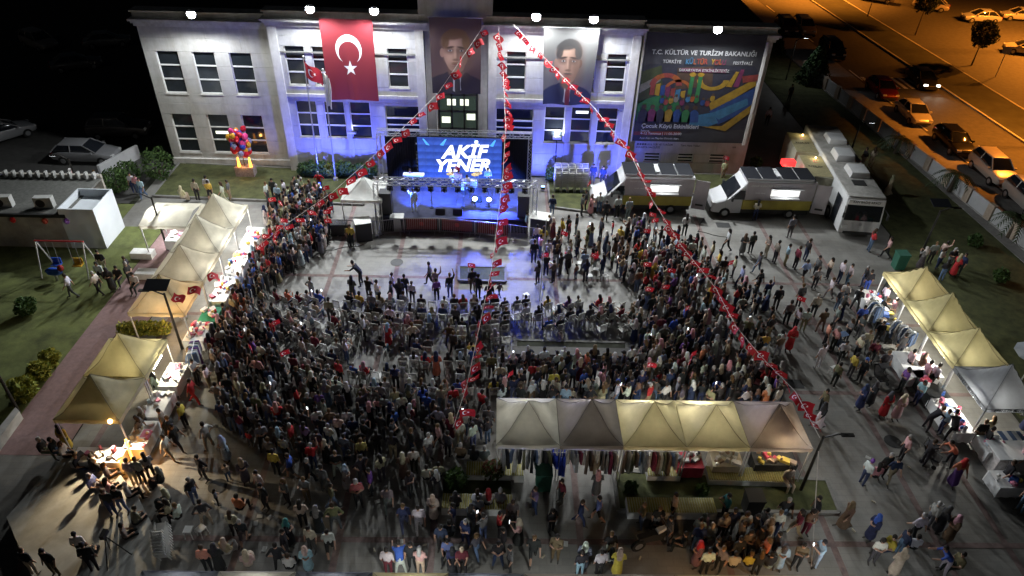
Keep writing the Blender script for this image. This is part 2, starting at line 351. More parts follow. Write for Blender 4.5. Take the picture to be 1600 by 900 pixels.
# dark steps up to the entrance, behind the stage
m_step = mat('dark_granite', (.035,.035,.045), .5, var=.2, scale=3)
st = MB()
for k in range(12): hb('step', (-2.85, 44.6+k*.13, .09+k*.15), (9.6,3.0-k*.26,.15), m_step)
# ---------------------------------------------------------------- roof floodlights: the plaza's main light
m_lamp = mat('flood_lens', (.9,.95,1), .3, var=0, emit=(.92,.97,1), es=90); m_blk = mat('black_metal', (.02,.02,.02), .45, metal=.6, var=.1)
FLOOD = 3700
for i, (px, py, Y, what) in enumerate(((298,22,45.5,'over the left wing'),(484,14,45.0,'over the upper left windows beside the red flag'),(584,17,45.0,'at the right edge of the big flag banner'),(838,26,45.0,'above the suited portrait banner'),(928,30,45.0,'right of the suited portrait banner'),(1122,46,45.2,'above the dark festival banner'))):
    P = atY(px, py, Y); t = T('floodlight', 'bright white floodlight on the roof edge '+what, 'floodlight', P, 0, 'roof floodlights')
    b = MB(); b.tube((0,.05,0), (0,.3,.04), .3, .18, n=16); b.build('housing', m_blk, t)
    b = MB(); b.tube((0,.049,0), (0,.03,0), .27, n=16); b.build('lens', m_lamp, t)
    b = MB(); b.tube((0,.2,0), (0,(46.6 if 300 < px < 1000 else 47.2)-Y,10.9-P.z), .035); b.build('arm', m_blk, t)
    light('flood_beam', 'SPOT', (0,-.12,-.03), FLOOD, (.93,.98,1), t, .22, 128, .9, (0,-.87,-.5)); light('flood_spill', 'SPOT', (0,-.12,-.03), FLOOD*.85, (.93,.98,1), t, .22, 174, .3, (0,-.6,-.8))
# ================================================================ BANNERS ON THE FACADE
m_flag = flag_mat('flag_cloth', (.36,.012,.02)); m_flagbig = flag_mat('banner_cloth', (.2,.015,.023), .12)
def rect_at(c0, c1, Y):
    a, b = atY(*c0, Y), atY(*c1, Y); return a.x, b.x, b.z, a.z
x0, x1, z0, z1 = rect_at((499,27), (593,156), YM-.42)
def bigflag(u, v):
    fold = .10*math.sin(u*7+v*2)*v*(1-v*.2) + .16*math.exp(-((u-.38-.15*v)/.07)**2)*min(1, v*1.3)
    return (x0+(x1-x0)*u, YM-.66-fold*.5, z1-(z1-z0)*v + .05*math.sin(u*3)*v)
o = cloth_grid('flag_banner', bigflag, 40, 40, m_flagbig, lambda u, v: (v*1.38-.0, 1-(u-.5)*1-.5)); tag(o, 'huge red flag banner with white crescent and star hung over upper windows', 'banner')
def pol(mb, pts, mi, W, Hh, d):
    vs = [((p[0]-.5)*W, -d*.004, (1-p[1])*Hh) for p in pts]; mb.add(vs, [tuple(range(len(pts)))], mi)
def ring(cx, cy, rx, ry, n=18, a0=0, a1=360): return [(cx+rx*math.cos(R(a0+(a1-a0)*k/n)), cy+ry*math.sin(R(a0+(a1-a0)*k/n))) for k in range(n+(a1-a0 < 360))]
def layered_mat(name, base, layers):
    m = bpy.data.materials.new(name); m.use_nodes = True; n = m.node_tree.nodes; L = m.node_tree.links; bs = n['Principled BSDF']; bs.inputs['Roughness'].default_value = .7
    uv = n.new('ShaderNodeUVMap'); ns = n.new('ShaderNodeTexNoise'); ns.inputs['Scale'].default_value = 7; ns.inputs['Detail'].default_value = 4; L.new(uv.outputs[0], ns.inputs[0])
    wv = n.new('ShaderNodeVectorMath'); wv.operation = 'MULTIPLY_ADD'; wv.inputs[1].default_value = (.022,.022,0); L.new(ns.outputs['Color'], wv.inputs[0]); L.new(uv.outputs[0], wv.inputs[2]); cur = None
    for cx, cy, rx, ry, rot, col, soft, al in layers:
        mp = n.new('ShaderNodeMapping'); mp.vector_type = 'TEXTURE'; mp.inputs['Location'].default_value = (cx+.011, cy+.011, 0); mp.inputs['Rotation'].default_value = (0,0,R(rot)); mp.inputs['Scale'].default_value = (rx, ry, 1000); L.new(wv.outputs[0], mp.inputs[0])
        ln = n.new('ShaderNodeVectorMath'); ln.operation = 'LENGTH'; L.new(mp.outputs[0], ln.inputs[0])
        mr = n.new('ShaderNodeMapRange'); mr.interpolation_type = 'SMOOTHSTEP'; mr.inputs[1].default_value = 1+soft; mr.inputs[2].default_value = 1-soft; mr.inputs[3].default_value = 0; mr.inputs[4].default_value = al; L.new(ln.outputs['Value'], mr.inputs[0])
        mx = n.new('ShaderNodeMix'); mx.data_type = 'RGBA'; mx.inputs[6].default_value = (*base, 1); mx.inputs[7].default_value = (*col, 1); L.new(mr.outputs[0], mx.inputs[0])
        if cur: L.new(cur, mx.inputs[6])
        cur = mx.outputs[2]
    L.new(cur, bs.inputs['Base Color']); return m
def portrait(label, c0, c1, Y, bgc, suit, hair, tie, cx, fw, gl, fold, gain=1):
    x0, x1, z0, z1 = rect_at(c0, c1, Y); W, Hh = x1-x0, z1-z0; t = T('portrait_banner', label, 'banner', ((x0+x1)/2, Y, z0)); sk, sd_, hi = (.25,.155,.115), (.085,.048,.036), (.4,.26,.19); E = lambda dx, cy, rx, ry, rot, col, s, a: (cx+dx*fw, cy, rx*fw, ry, rot, col, s, a)
    Ls = [E(0,.5,.75,.7,0,tuple(q*1.5 for q in bgc),.6,.5), E(-.02,-.02,.62,.31,0,suit,.04,1), E(0,.2,.15,.17,0,(.3,.3,.33),.05,1), E(.02,.1,.05,.2,0,tie,.1,1), E(-.2,.06,.13,.25,-22,suit,.05,1), E(.22,.06,.13,.25,22,suit,.05,1), E(0,.31,.14,.1,0,sd_,.2,1),
          E(-.235,.55,.04,.06,8,sk,.15,1), E(.225,.55,.035,.055,-8,sd_,.15,1), E(0,.7,.245,.165,0,hair,.08,1), E(0,.545,.215,.225,0,sk,.06,1), E(0,.43,.165,.14,0,sk,.08,1), E(.17,.52,.12,.25,0,sd_,.8,.75), E(-.08,.68,.12,.07,0,hi,.9,.7), E(-.12,.5,.07,.06,0,hi,.9,.5), E(0,.36,.13,.05,0,sd_,.7,.5),
          E(-.1,.582,.08,.04,0,sd_,.7,.7), E(.1,.582,.08,.04,0,sd_,.7,.8), E(-.1,.622,.078,.014,5,(.03,.018,.012),.5,.9), E(.1,.622,.078,.014,-5,(.03,.018,.012),.5,.9), E(-.1,.58,.038,.012,0,(.28,.27,.26),.4,.8), E(.1,.58,.036,.011,0,(.18,.17,.16),.4,.8), E(-.1,.58,.014,.013,0,(.02,.02,.025),.4,1), E(.1,.58,.014,.013,0,(.02,.02,.025),.4,1),
          E(.035,.53,.025,.08,0,sd_,.8,.6), E(-.012,.53,.018,.07,0,hi,.9,.5), E(0,.46,.055,.016,0,sd_,.6,.8), E(0,.4,.07,.011,0,(.12,.045,.04),.5,.9), E(0,.372,.05,.012,0,sd_,.8,.5), E(-.02,.775,.2,.055,6,hair,.3,.95), E(-.17,.69,.06,.09,-20,hair,.3,.9), E(.17,.69,.06,.09,20,hair,.3,.9)] + ([E(0,.418,.075,.013,0,hair,.5,.8)] if gl else [])
    Ls = [(*q[:5], tuple(min(.7, k*gain) for k in q[5]), *q[6:]) for q in Ls]
    cloth_grid('cloth', lambda u, v: ((u-.5)*W*(1-.05*fold*v), -.05-.05*fold*math.sin(u*9+v*3)*v-.02*math.sin(v*7+u*4), (1-v)*Hh), 24, 24, layered_mat(label[:20], bgc, Ls), lambda u, v: (u, 1-v), t)
    r = MB(); r.tube((-W/2-.08,-.03,Hh), (W/2+.08,-.03,Hh), .03); r.build('rail', MATS['window_frame'], t)
portrait('tall brown portrait banner of a suited man over the central entrance', (670,26), (752,147), YM-.7, (.065,.04,.038), (.018,.014,.02), (.1,.055,.025), (.02,.018,.02), .5, 1.15, True, .6, 1.7)
portrait('pale hanging portrait banner of a man in navy suit and red tie', (850,42), (926,164), YM-.7, (.095,.093,.09), (.016,.022,.05), (.03,.028,.026), (.12,.015,.02), .48, 1.0, True, 2.2)
# printed festival banner
x0, x1, z0, z1 = rect_at((1006,50), (1161,224), 46.44); x1 = atY(1181,135,46.44).x; x0 = atY(1000,135,46.44).x
W, Hh = x1-x0, z1-z0; t = T('festival_banner', 'dark printed festival banner with inflatable playground picture on the right wing', 'banner', ((x0+x1)/2, 46.44, z0))
b = MB(); b.box((0,.03,Hh/2), (W,.05,Hh)); b.build('cloth', mat('banner_black', (.022,.022,.026), .6, var=.3, scale=1), t)
b = MB(); b.box((-W/2-.12,.03,Hh/2), (.12,.12,Hh)); b.build('edge_strip', m_trim, t); b = MB(); b.box((W/2+.12,.03,Hh/2-.3), (.2,.12,Hh-.3)); b.build('edge_strip', m_trim, t)
pc = [mat('print_%d' % i, tuple(q*.4 for q in c), .6, var=.3, scale=2.5) for i, c in enumerate(((.05,.065,.02),(.3,.05,.04),(.42,.25,.02),(.02,.07,.25),(.03,.2,.06),(.25,.24,.2),(.2,.03,.1),(.05,.2,.36),(.4,.1,.02),(.03,.03,.05),(.09,.05,.03)))]
p = MB(); q = lambda pts, mi, d: pol(p, pts, mi, W, Hh, d)
q([(0,.3),(.05,.27),(.95,.27),(1,.33),(1,.86),(.9,.87),(.5,.86),(0,.82)], 9, 1)
q([(0,.34),(.16,.28),(.2,.5),(0,.64)], 0, 2); q([(0,.46),(.17,.36),(.17,.42),(0,.54)], 5, 3); q([(.3,.3),(.6,.28),(.62,.45),(.3,.5)], 10, 2); q([(.0,.62),(.3,.5),(.4,.7),(0,.8)], 4, 2)
def arch(cx, cy, r, wd, mi, d, a0=180, a1=360, sy=.8):
    o_ = ring(cx, cy, r, r*sy, 14, a0, a1); i_ = ring(cx, cy, r-wd, (r-wd)*sy, 14, a0, a1)
    for k in range(14): q([o_[k], o_[k+1], i_[k+1], i_[k]], mi if (k//3) % 2 == 0 or mi != 1 else 8, d)
arch(.22,.46,.14,.05,1,4); arch(.33,.5,.12,.03,8,4); arch(.62,.4,.14,.05,2,4,0,180,.7)
for k in range(7): q([(.09+k*.045,.44+.012*k),(.13+k*.045,.43+.012*k),(.13+k*.045,.55+.008*k),(.09+k*.045,.55)], [1,2,3,6,1,7,2][k], 5)
q([(.62,.62),(.98,.38),(1,.44),(.66,.7)], 2, 5); q([(.64,.69),(1,.46),(1,.66),(.74,.82)], 3, 6); q([(.66,.71),(.95,.56),(.97,.62),(.74,.77)], 7, 7); q([(.6,.84),(.78,.83),(1,.62),(1,.7),(.82,.88)], 2, 7); q([(.86,.36),(1,.34),(1,.4),(.88,.42)], 1, 7)
q([(.84,.3),(.87,.3),(.85,.46),(.8,.46)], 6, 6); q([(.8,.32),(.83,.32),(.79,.46),(.74,.46)], 2, 6)
for X in (.42,.49): q([(X,.36),(X+.035,.36),(X+.035,.6),(X,.6)], 4, 6); q(ring(X+.017, .355, .03, .02, 10), 2, 7)
for k in range(11):
    X = .2+k*.045+rnd.uniform(-.01,.01); Y_ = .58+rnd.uniform(-.02,.04); q(ring(X, Y_, .022, .03, 8), [3,1,2,5,6,7,8,4][k % 8], 8); q(ring(X, Y_-.035, .012, .014, 8), 10, 9)
for k in range(7):
    X = .06+k*.075; q([(X-.05,.8),(X-.04,.71),(X,.67),(X+.04,.71),(X+.05,.8)], [9,6,9,2,3,4,3][k], 10); q(ring(X, .66, .022, .022, 10), 10, 11)
q([(.5,.74),(.68,.7),(.74,.8),(.66,.84),(.48,.83)], 7, 8)
q([(.0,.905),(.42,.895),(.42,.93),(0,.94)], 1, 4); q([(.33,.30),(.72,.30),(.72,.335),(.33,.335)], 6, 9)
p.build('print', pc, t)
m_lt = mat('print_white', (.28,.28,.28), .6, var=.05)
for s, sz, X, Z, m_, bd, al in (('T.C. KÜLTÜR VE TURİZM BAKANLIĞI',.42,.5,.835,m_lt,.006,'CENTER'),('TÜRKİYE',.3,.24,.755,m_lt,.003,'CENTER'),('FESTİVALİ',.28,.84,.755,m_lt,.003,'CENTER'),("SAKARYA'DA ETKİNLİKTEYİZ",.25,.525,.683,m_lt,.002,'CENTER'),('Çocuk Köyü Etkinlikleri',.42,.06,.155,m_lt,.006,'LEFT'),('Sakarya',.2,.06,.108,m_lt,0,'LEFT'),('4-12 Temmuz | 11:00-20:00',.26,.06,.082,m_lt,.002,'LEFT'),('Açık Alan ve Meydan Etkinlik Alanı',.2,.06,.035,m_lt,0,'LEFT')):
    text_on(s, sz, m_, ((X-.5)*W, -.06, Z*Hh), t, bold=bd, align=al)
for k, ch in enumerate('KÜLTÜR YOLU'): text_on(ch, .48, pc[[7,7,8,1,8,1,0,2,1,8,6][k]], ((.37+k*.031-.5)*W, -.06, (.757+.004*(k % 2))*Hh), t, bold=.012, sx=.8)
x0_ = atY(1004,238,46.95)
for s, X, Z in (('●●●● KÜLTÜR VE TURİZM',10.0,2.33),('SAKARYA VALİLİĞİ',9.96,2.1),('Türk Hava Yolları',13.2,2.3),('ktb',17.0,2.25)):
    o = text_on(s, .2, mat('print_grey', (.08,.08,.09), .7), (X, 46.985, Z), None, bold=.003, align='LEFT'); o.parent = hall; o.location = Vector((X, YW-.012, Z))-HL
# ---------------------------------------------------------------- flagpoles
m_steel = mat('galvanised_steel', (.45,.46,.47), .35, metal=.8, var=.1)
for (bx, by, tz, lab, kind) in ((-12.75,45.3,8.6,'slim steel flagpole flying a red flag before the left windows',0),(-11.45,44.7,8.0,'slim steel flagpole with a limp white flag left of the stage',1)):
    t = T('flagpole', lab, 'flagpole', (bx,by,0)); b = MB(); b.tube((0,0,.1), (.12,0,tz), .055, .035); b.build('pole', m_steel, t); b = MB(); b.tube((0,0,.1), (0,0,.32), .16); b.build('base', m_kerb, t); b = MB(); b.ell((.12,0,tz+.06), (.07,.07,.07)); b.build('finial', m_steel, t)
    if kind == 0:
        cloth_grid('flag', lambda u, v: (.14+u*1.0+.05*math.sin(v*3), -.1-.12*math.sin(u*5), tz-.15-v*1.0-u*.75-.06*math.sin(u*6)), 14, 10, m_flag, lambda u, v: (u*1.5, 1-v), t)
    else:
        cloth_grid('flag', lambda u, v: (.14+u*.35+.06*math.sin(v*5), -.1-.15*math.sin(u*9), tz-.15-v*2.1-u*.3), 10, 12, mat('white_flag', (.5,.5,.48), .8, trans=.3, var=.15), lambda u, v: (u, v), t)

# ================================================================ STAGE
m_deck = mat('stage_deck', (.035,.037,.06), .9, var=.3, scale=3, spec=.05); m_drape = mat('black_drape', (.012,.012,.016), .9, var=.2, scale=5)
m_alu = mat('truss_aluminium', (.62,.63,.65), .3, metal=.85, var=.05)
SX0, SX1, SY0, SY1 = -7.3, 2.0, 38.3, 43.6
t = T('stage', 'black concert stage with blue lit deck before the building steps', 'stage', ((SX0+SX1)/2, SY0, 0)); SO = Vector((-2.65, 40.95, 0)); t.location = SO
n = 4
for i in range(n):
    for j in range(3):
        b = MB(); wx, wy = (SX1-SX0)/n, (SY1-SY0)/3; b.box((SX0+(i+.5)*wx-SO.x, SY0+(j+.5)*wy-SO.y, .95), (wx-.01, wy-.01, .1)); b.build('deck_panel', m_deck, t)
b = MB(); b.box((0,-2.64,.45), (9.2,.03,.88)); b.build('front_skirt', m_drape, t)
for s in (-1, 1): b = MB(); b.box((s*4.62,0,.45), (.03,5.2,.88)); b.build('side_skirt', m_drape, t)
b = MB()
for k in range(60):
    b.box((-4.95+k*.034, 3.0+.05*math.sin(k*1.3), 2.2), (.036,.05,3.4))
b.build('side_drape', m_drape, t); b2 = MB()
for k in range(60): b2.box((2.95+k*.034, 3.0+.05*math.sin(k*1.3), 2.2), (.036,.05,3.4))
b2.build('side_drape', m_drape, t)
def truss(a, b_, w_=.3, label='', n=24):
    a, b_ = Vector(a), Vector(b_); d = b_-a; u = d.normalized(); v = Vector((0,0,1)) if abs(u.z) < .5 else Vector((0,1,0)); s = u.cross(v).normalized(); v = s.cross(u)
    t = T('lighting_truss', label, 'truss', a); h = w_/2; co = [s*h+v*h, s*h-v*h, -s*h-v*h, -s*h+v*h]
    for c in co: k = MB(); k.tube(c, d+c, .026, n=6); k.build('chord', m_alu, t)
    br = MB()
    for i in range(n):
        p0, p1 = d*(i/n), d*((i+1)/n)
        for k in range(4):
            c0, c1 = co[k], co[(k+1) % 4]; br.tube(p0+c0, p1+c1, .013, n=4, cap=False) if i % 2 == 0 else br.tube(p0+c1, p1+c0, .013, n=4, cap=False)
    br.build('bracing', m_alu, t); return t
truss((-8.05,43.5,4.4), (2.25,43.5,4.4), .34, 'long aluminium truss above the video screen', 30)
truss((-7.6,38.5,3.45), (2.45,38.5,3.45), .36, 'front aluminium truss carrying the stage lights', 30)
for X, Y, z, lab in ((-7.95,43.5,4.25,'upright truss leg at the rear left of the stage'),(2.15,43.5,4.25,'upright truss leg at the rear right of the stage'),(-7.5,38.5,3.25,'upright truss leg at the front left of the stage'),(2.35,38.5,3.25,'upright truss leg at the front right of the stage')):
    truss((X,Y,0), (X,Y,z), .26, lab, 12)
# LED video wall of tiles, lettering lit
def led_mat():
    m = mat('led_screen', (.01,.01,.02), .4, var=0); n = m.node_tree.nodes; L = m.node_tree.links; b = n['Principled BSDF']
    tc = n.new('ShaderNodeTexCoord'); ns = n.new('ShaderNodeTexNoise'); ns.inputs['Scale'].default_value = .7; ns.inputs['Detail'].default_value = 5; L.new(tc.outputs['Object'], ns.inputs[0])
    cr = n.new('ShaderNodeValToRGB'); cr.color_ramp.elements[0].position = .32; cr.color_ramp.elements[0].color = (.004,.012,.11,1); cr.color_ramp.elements[1].position = .72; cr.color_ramp.elements[1].color = (.06,.15,.75,1)
    L.new(ns.outputs[0], cr.inputs[0]); L.new(cr.outputs[0], b.inputs['Emission Color']); b.inputs['Emission Strength'].default_value = 1.25; return m
t = T('video_screen', 'blue LED video screen with white brush lettering at the back of the stage', 'screen', (-2.55,43.15,1.25)); ml = led_mat()
b = MB(); b.box((0,.13,1.5), (5.7,.12,3.05)); b.build('frame', m_blk, t)
me_t = MB(); me_t.box((0,0,0), (.558,.08,.498)); me_t = me_t.mesh('led_tile', ml)
for i in range(10):
    for j in range(6): o = link('led_tile', me_t, t); o.location = (-2.52+i*.56, 0, .25+j*.5)
m_let = mat('led_white', (.9,.9,.95), .5, var=0, emit=(.88,.92,1), es=1.8)
for s, z, sz, dx in (('AKİF',2.0,1.28,.25),('YENER',1.0,1.22,.12)):
    o = text_on(s, sz, m_let, (dx,-.06,z), t, shear=.28, bold=.045, sx=1.02); o.rotation_euler = (R(90),R(-2),0)
m_beam = mat('led_cyan', (.1,.4,.6), .5, var=0, emit=(.1,.45,1), es=1.1)
for X, tl in ((-2.4,.3),(-.9,-.3),(1.0,.3),(2.35,-.25)):
    b = MB(); b.add([(X-.05,-.05,2.92),(X+.05,-.05,2.92),(X+tl+.12,-.05,2.45),(X+tl-.12,-.05,2.5)], [(0,1,2,3)]); b.build('beam_graphic', m_beam, t)
# moving heads under the front truss
m_blue = (.06,.16,1.0)
def stage_light(P, lab, aim, col=None, en=0, em=None):
    t = T('stage_light', lab, 'stage light', P, 0, 'stage lights on the front truss'); b = MB(); b.box((0,0,-.12), (.3,.22,.1)); b.build('base', m_blk, t)
    b = MB(); [b.box((s*.15,0,-.3), (.04,.1,.3)) for s in (-1,1)]; b.build('yoke', m_blk, t)
    d = Vector(aim).normalized(); b = MB(); c = Vector((0,0,-.36)); b.tube(c-d*.16, c+d*.16, .11, .13, n=10); b.build('head', m_blk, t)
    b = MB(); b.tube(c+d*.161, c+d*.17, .1, n=10); b.build('lens', em or m_blk, t)
    if en: light('stage_beam', 'SPOT', c+d*.2, en, col, t, .08, 62, .6, aim)
me_b = mat('lens_blue', (.1,.2,.8), .2, var=0, emit=(.25,.45,1), es=9)
for k in range(11):
    X = -6.6+k*.83; on = k in (1,3,5,7,9)
    stage_light(Vector((X,38.5,3.25)), 'black moving-head lamp number %s from the left on the front truss' % ['one','two','three','four','five','six','seven','eight','nine','ten','eleven'][k], (rnd.uniform(-.2,.2),.8,-.55), m_blue, 5200 if on else 0, me_b if on else None)
# rear blue washers shining at the audience and on the facade
m_bw = mat('lens_white_blue', (.5,.6,1), .2, var=0, emit=(.55,.7,1), es=22)
for k, (px, py) in enumerate(((742,311),(764,312),(791,312))):
    P = at(px, py, 1.6); t = T('blinder_lamp', 'glaring blue-white lamp on a stand, %s of three on the stage' % ['left','middle','right'][k], 'stage lamp', (P.x,P.y,1.0), 0, 'blinders on the stage')
    b = MB(); b.tube((0,0,0), (0,0,.5), .03); b.build('stand', m_blk, t); b = MB(); b.box((0,.08,.62), (.34,.16,.34)); b.build('housing', m_blk, t); b = MB(); b.tube((0,-.005,.62), (0,-.02,.62), .15, n=12); b.build('lens', m_bw, t)
    light('blinder_beam', 'SPOT', (0,-.1,.62), 3600, (.05,.1,1), t, .12, 110, .6, (0,-1,-.25))
for X, Y, lab in ((-9.6,43.6,'blue uplight on the grass left of the stage'),(3.2,44.0,'blue uplight on the grass right of the stage'),(-12.2,43.2,'blue uplight on the grass under the flagpoles'),(7.3,43.6,'blue uplight between the stacked chairs and the van'),(-7.4,43.9,'blue uplight behind the stage, left of the screen'),(1.4,44.9,'blue uplight behind the stage, right of the screen')):
    t = T('uplight', lab, 'uplight', (X,Y,.12)); b = MB(); b.box((0,0,.12), (.3,.22,.2)); b.build('housing', m_blk, t); b = MB(); b.box((0,0,.225), (.24,.16,.01)); b.build('lens', me_b, t)
    light('blue_wash', 'SPOT', (0,0,.3), 1500, (.085,.12,1), t, .1, 140, .8, (0,.6,.8))
# loudspeakers
def speaker(P, d, lab, rz=0):
    t = T('loudspeaker', lab, 'loudspeaker', P, rz); b = MB(); b.box((0,0,d[2]/2), d); b.build('cabinet', mat('speaker_black', (.02,.02,.022), .7, var=.15), t); b = MB(); b.box((0,-d[1]/2-.008,d[2]/2), (d[0]*.9,.012,d[2]*.9)); b.build('grille', mat('speaker_grille', (.04,.04,.045), .6, var=.4, scale=60), t)
speaker((-7.0,38.9,1.02), (.75,.7,1.5), 'tall black loudspeaker on the left front of the deck'); speaker((1.65,38.9,1.02), (.72,.7,1.5), 'tall black loudspeaker on the right front of the deck')
speaker((-8.3,37.4,0), (.95,.9,1.25), 'black subwoofer on the ground left of the barrier', .3); speaker((2.75,38.3,0), (1.1,.9,1.3), 'black subwoofer on the ground right of the stage', -.25)
speaker((-9.9,37.9,0), (1.0,.7,.8), 'low black equipment case beside the white tent', .1)
b = MB(); b.box((0,0,.02), (1.25,1.0,.04)); o = b.build('white_tarp', mat('tarp', (.55,.55,.52), .8, var=.1)); o.location = (2.75,38.3,1.31); o.rotation_euler = (0,0,-.25); tag(o, 'off-white cover sheet on top of the right subwoofer', 'sheet')
b = MB(); b.box((0,0,.02), (1.0,.9,.03)); o = b.build('white_tarp', MATS['tarp']); o.location = (-8.3,37.4,1.26); o.rotation_euler = (0,0,.3); tag(o, 'pale cover sheet on top of the left subwoofer', 'sheet')
for k, (X, Y) in enumerate(((-3.6,38.9),(-2.5,38.9),(-1.3,40.6))):
    t = T('stage_monitor', 'black wedge monitor on the deck, %s' % ['nearest the singer','beside the central microphone','in front of the drum kit'][k], 'monitor', (X,Y,1.0), 0, 'wedge monitors'); b = MB(); b.loft([[(-.3,-.2,0),(-.3,.25,0),(-.3,.25,.12),(-.3,-.1,.38)], [(.3,-.2,0),(.3,.25,0),(.3,.25,.12),(.3,-.1,.38)]]); b.build('cabinet', MATS['speaker_black'], t); b = MB(); b.add([(-.26,.22,.15),(.26,.22,.15),(.26,-.06,.37),(-.26,-.06,.37)], [(0,1,2,3)]); b.build('grille', MATS['speaker_grille'], t)
# drum kit, keyboard, microphone stands
m_drum = mat('drum_shell', (.55,.6,.7), .3, var=.1); m_skin_d = mat('drum_head', (.7,.7,.7), .5, var=.05); m_brass = mat('cymbal', (.7,.5,.2), .25, metal=.9, var=.05)
t = T('drum_kit', 'silver drum kit with brass cymbals at the back of the deck', 'drums', (-2.3,42.2,1.0))
for c, r, h, ax in (((0,0,.3),.3,.45,'y'),((-.35,-.05,.72),.17,.2,'z'),((.3,-.05,.72),.17,.2,'z'),((.7,.2,.35),.24,.5,'z'),((-.65,.3,.5),.19,.16,'z')):
    c = Vector(c); d = Vector((0,h/2,0)) if ax == 'y' else Vector((0,0,h/2)); b = MB(); b.tube(c-d, c+d, r, n=14); o = b.build('drum', m_drum, t); b = MB(); b.tube(c+d*(-1.02 if ax == 'y' else 1.02), c+d*(-1.06 if ax == 'y' else 1.06), r*.95, n=14); b.build('drum_head', m_skin_d, o)
for X, Y, z in ((-.85,0,1.1),(.8,-.1,1.15),(1.0,.4,1.0)):
    b = MB(); b.tube((X,Y,0), (X,Y,z), .015); b.tube((X,Y,z), (X,Y,z+.02), .26, .02, n=14, mi=1); b.build('cymbal', [m_steel, m_brass], t)
t = T('keyboard', 'pale keyboard on a black stand, back left of the deck', 'keyboard', (-5.6,42.3,1.0)); b = MB(); b.box((0,0,.95), (1.4,.4,.1)); b.build('keys', m_skin_d, t)
for s in (-1,1): b = MB(); b.tube((s*.5,-.15,0), (-s*.5,-.1,.9), .02); b.build('leg', m_blk, t)
for k, (X, Y) in enumerate(((-4.2,39.6),(-2.2,39.7),(-.6,39.9),(.6,41.4))):
    t = T('microphone_stand', 'thin black microphone stand, %s from the left on deck' % ['first','second','third','fourth'][k], 'mic stand', (X,Y,1.0), 0, 'microphone stands'); b = MB(); b.tube((0,0,0), (0,0,1.35), .014, n=6); b.tube((0,0,1.35), (.1,.3,1.5), .01, n=6); b.build('pole', m_blk, t); b = MB(); b.tube((0,0,0), (0,0,.03), .14, n=10); b.build('base', m_blk, t); b = MB(); b.ell((.11,.33,1.51), (.035,.05,.035)); b.build('microphone', m_steel, t)
# crowd barriers
m_bar = mat('barrier_steel', (.4,.37,.38), .4, metal=.6, var=.1); m_redpanel = mat('barrier_panel', (.2,.03,.03), .7, var=.2)
br0 = MB(); 
fr = MB()
for a_, b_ in (((-1.1,0,.15),(1.1,0,.15)),((-1.1,0,1.08),(1.1,0,1.08)),((-1.1,0,.02),(-1.1,0,1.08)),((1.1,0,.02),(1.1,0,1.08))): fr.tube(a_, b_, .024, n=6)
frm = fr.mesh('frame', m_bar); bars = MB(); [bars.tube((-1.0+k*.125,0,.15), (-1.0+k*.125,0,1.08), .011, n=4, cap=False) for k in range(17)]; barm = bars.mesh('bars', m_bar)
ft = MB(); ft.box((-.8,0,.03), (.06,.6,.04)); ft.box((.8,0,.03), (.06,.6,.04)); ftm = ft.mesh('feet', m_bar); pn = MB(); pn.box((0,.02,.62), (1.9,.012,.75)); pnm = pn.mesh('panel', m_redpanel)
em = MB(); em.tube((0,.005,.68), (0,.002,.68), .15, n=12); emm = em.mesh('emblem', mat('emblem_red', (.5,.04,.04), .6))
pts = [at(520,366), at(585,369), at(632,364), at(687,364), at(742,368), at(797,374), at(838,380)]
for i in range(6):
    a_, b_ = pts[i], pts[i+1]; c = (a_+b_)/2; t = T('crowd_barrier', 'steel crowd barrier with dark red panel, %s before the stage' % ['leftmost','second from left','third from left','fourth from left','fifth from left','rightmost'][i], 'barrier', c, math.atan2((b_-a_).y, (b_-a_).x), 'barriers before the stage'); t.scale = ((b_-a_).length/2.24, 1, 1)
    for nm, me in (('frame',frm),('bars',barm),('feet',ftm)): link(nm, me, t)
    if i in (2,3,4): link('panel', pnm, t); link('emblem', emm, t)
t = T('lectern', 'small white stand at the front left edge of the stage', 'lectern', at(622,360)); b = MB(); b.box((0,0,.5), (.5,.35,1.0), taper=.8); b.build('body', MATS['tarp'], t); b = MB(); b.box((0,0,1.05), (.85,.6,.09)); b.build('top', MATS['tarp'], t)

# ================================================================ BUNTING OF FLAGS
m_rope = mat('rope', (.5,.45,.42), .8)
mini = []
for k in range(5):
    def fl(u, v, k=k): return (.0+(u-.0)*.78+.03*math.sin(v*4+k), .09*math.sin(u*5+k*1.3)+.05*v, -.02-v*.55-.12*u*math.sin(k+1)-.05*math.sin(u*6+k))
    o = cloth_grid('flag', fl, 9, 6, m_flag, lambda u, v: (u*1.5, 1-v)); mini.append(o.data); bpy.data.objects.remove(o)
def bunting(lab, pts, step=.95, rzf=0):
    P = [Vector(p) for p in pts]; t = T('flag_bunting', lab, 'bunting', P[0]); rp = MB()
    segs = []; 
    for a_, b_ in zip(P[:-1], P[1:]):
        rp.tube(a_-P[0], b_-P[0], .014, n=5, cap=False); segs.append((a_, b_, (b_-a_).length))
    rp.build('rope', m_rope, t); s = .5; k = 0; tot = sum(q[2] for q in segs)
    while s < tot-.2:
        r_ = s
        for a_, b_, l in segs:
            if r_ <= l: p = a_+(b_-a_)*(r_/l); d = (b_-a_).normalized(); break
            r_ -= l
        o = link('flag', mini[k % 5], t); o.location = p-P[0]; yaw = math.atan2(d.y, d.x)+(math.pi if d.x < 0 else 0)
        o.rotation_euler = (rnd.uniform(-.6,.6), -math.asin(max(-1,min(1,d.z)))*.75*(1 if d.x > 0 else -1) , yaw*.55+rnd.uniform(-.75,.75)+rzf); sc = rnd.uniform(.58,.82); o.scale = (sc,sc,sc)
        s += step*rnd.uniform(.85,1.15); k += 1
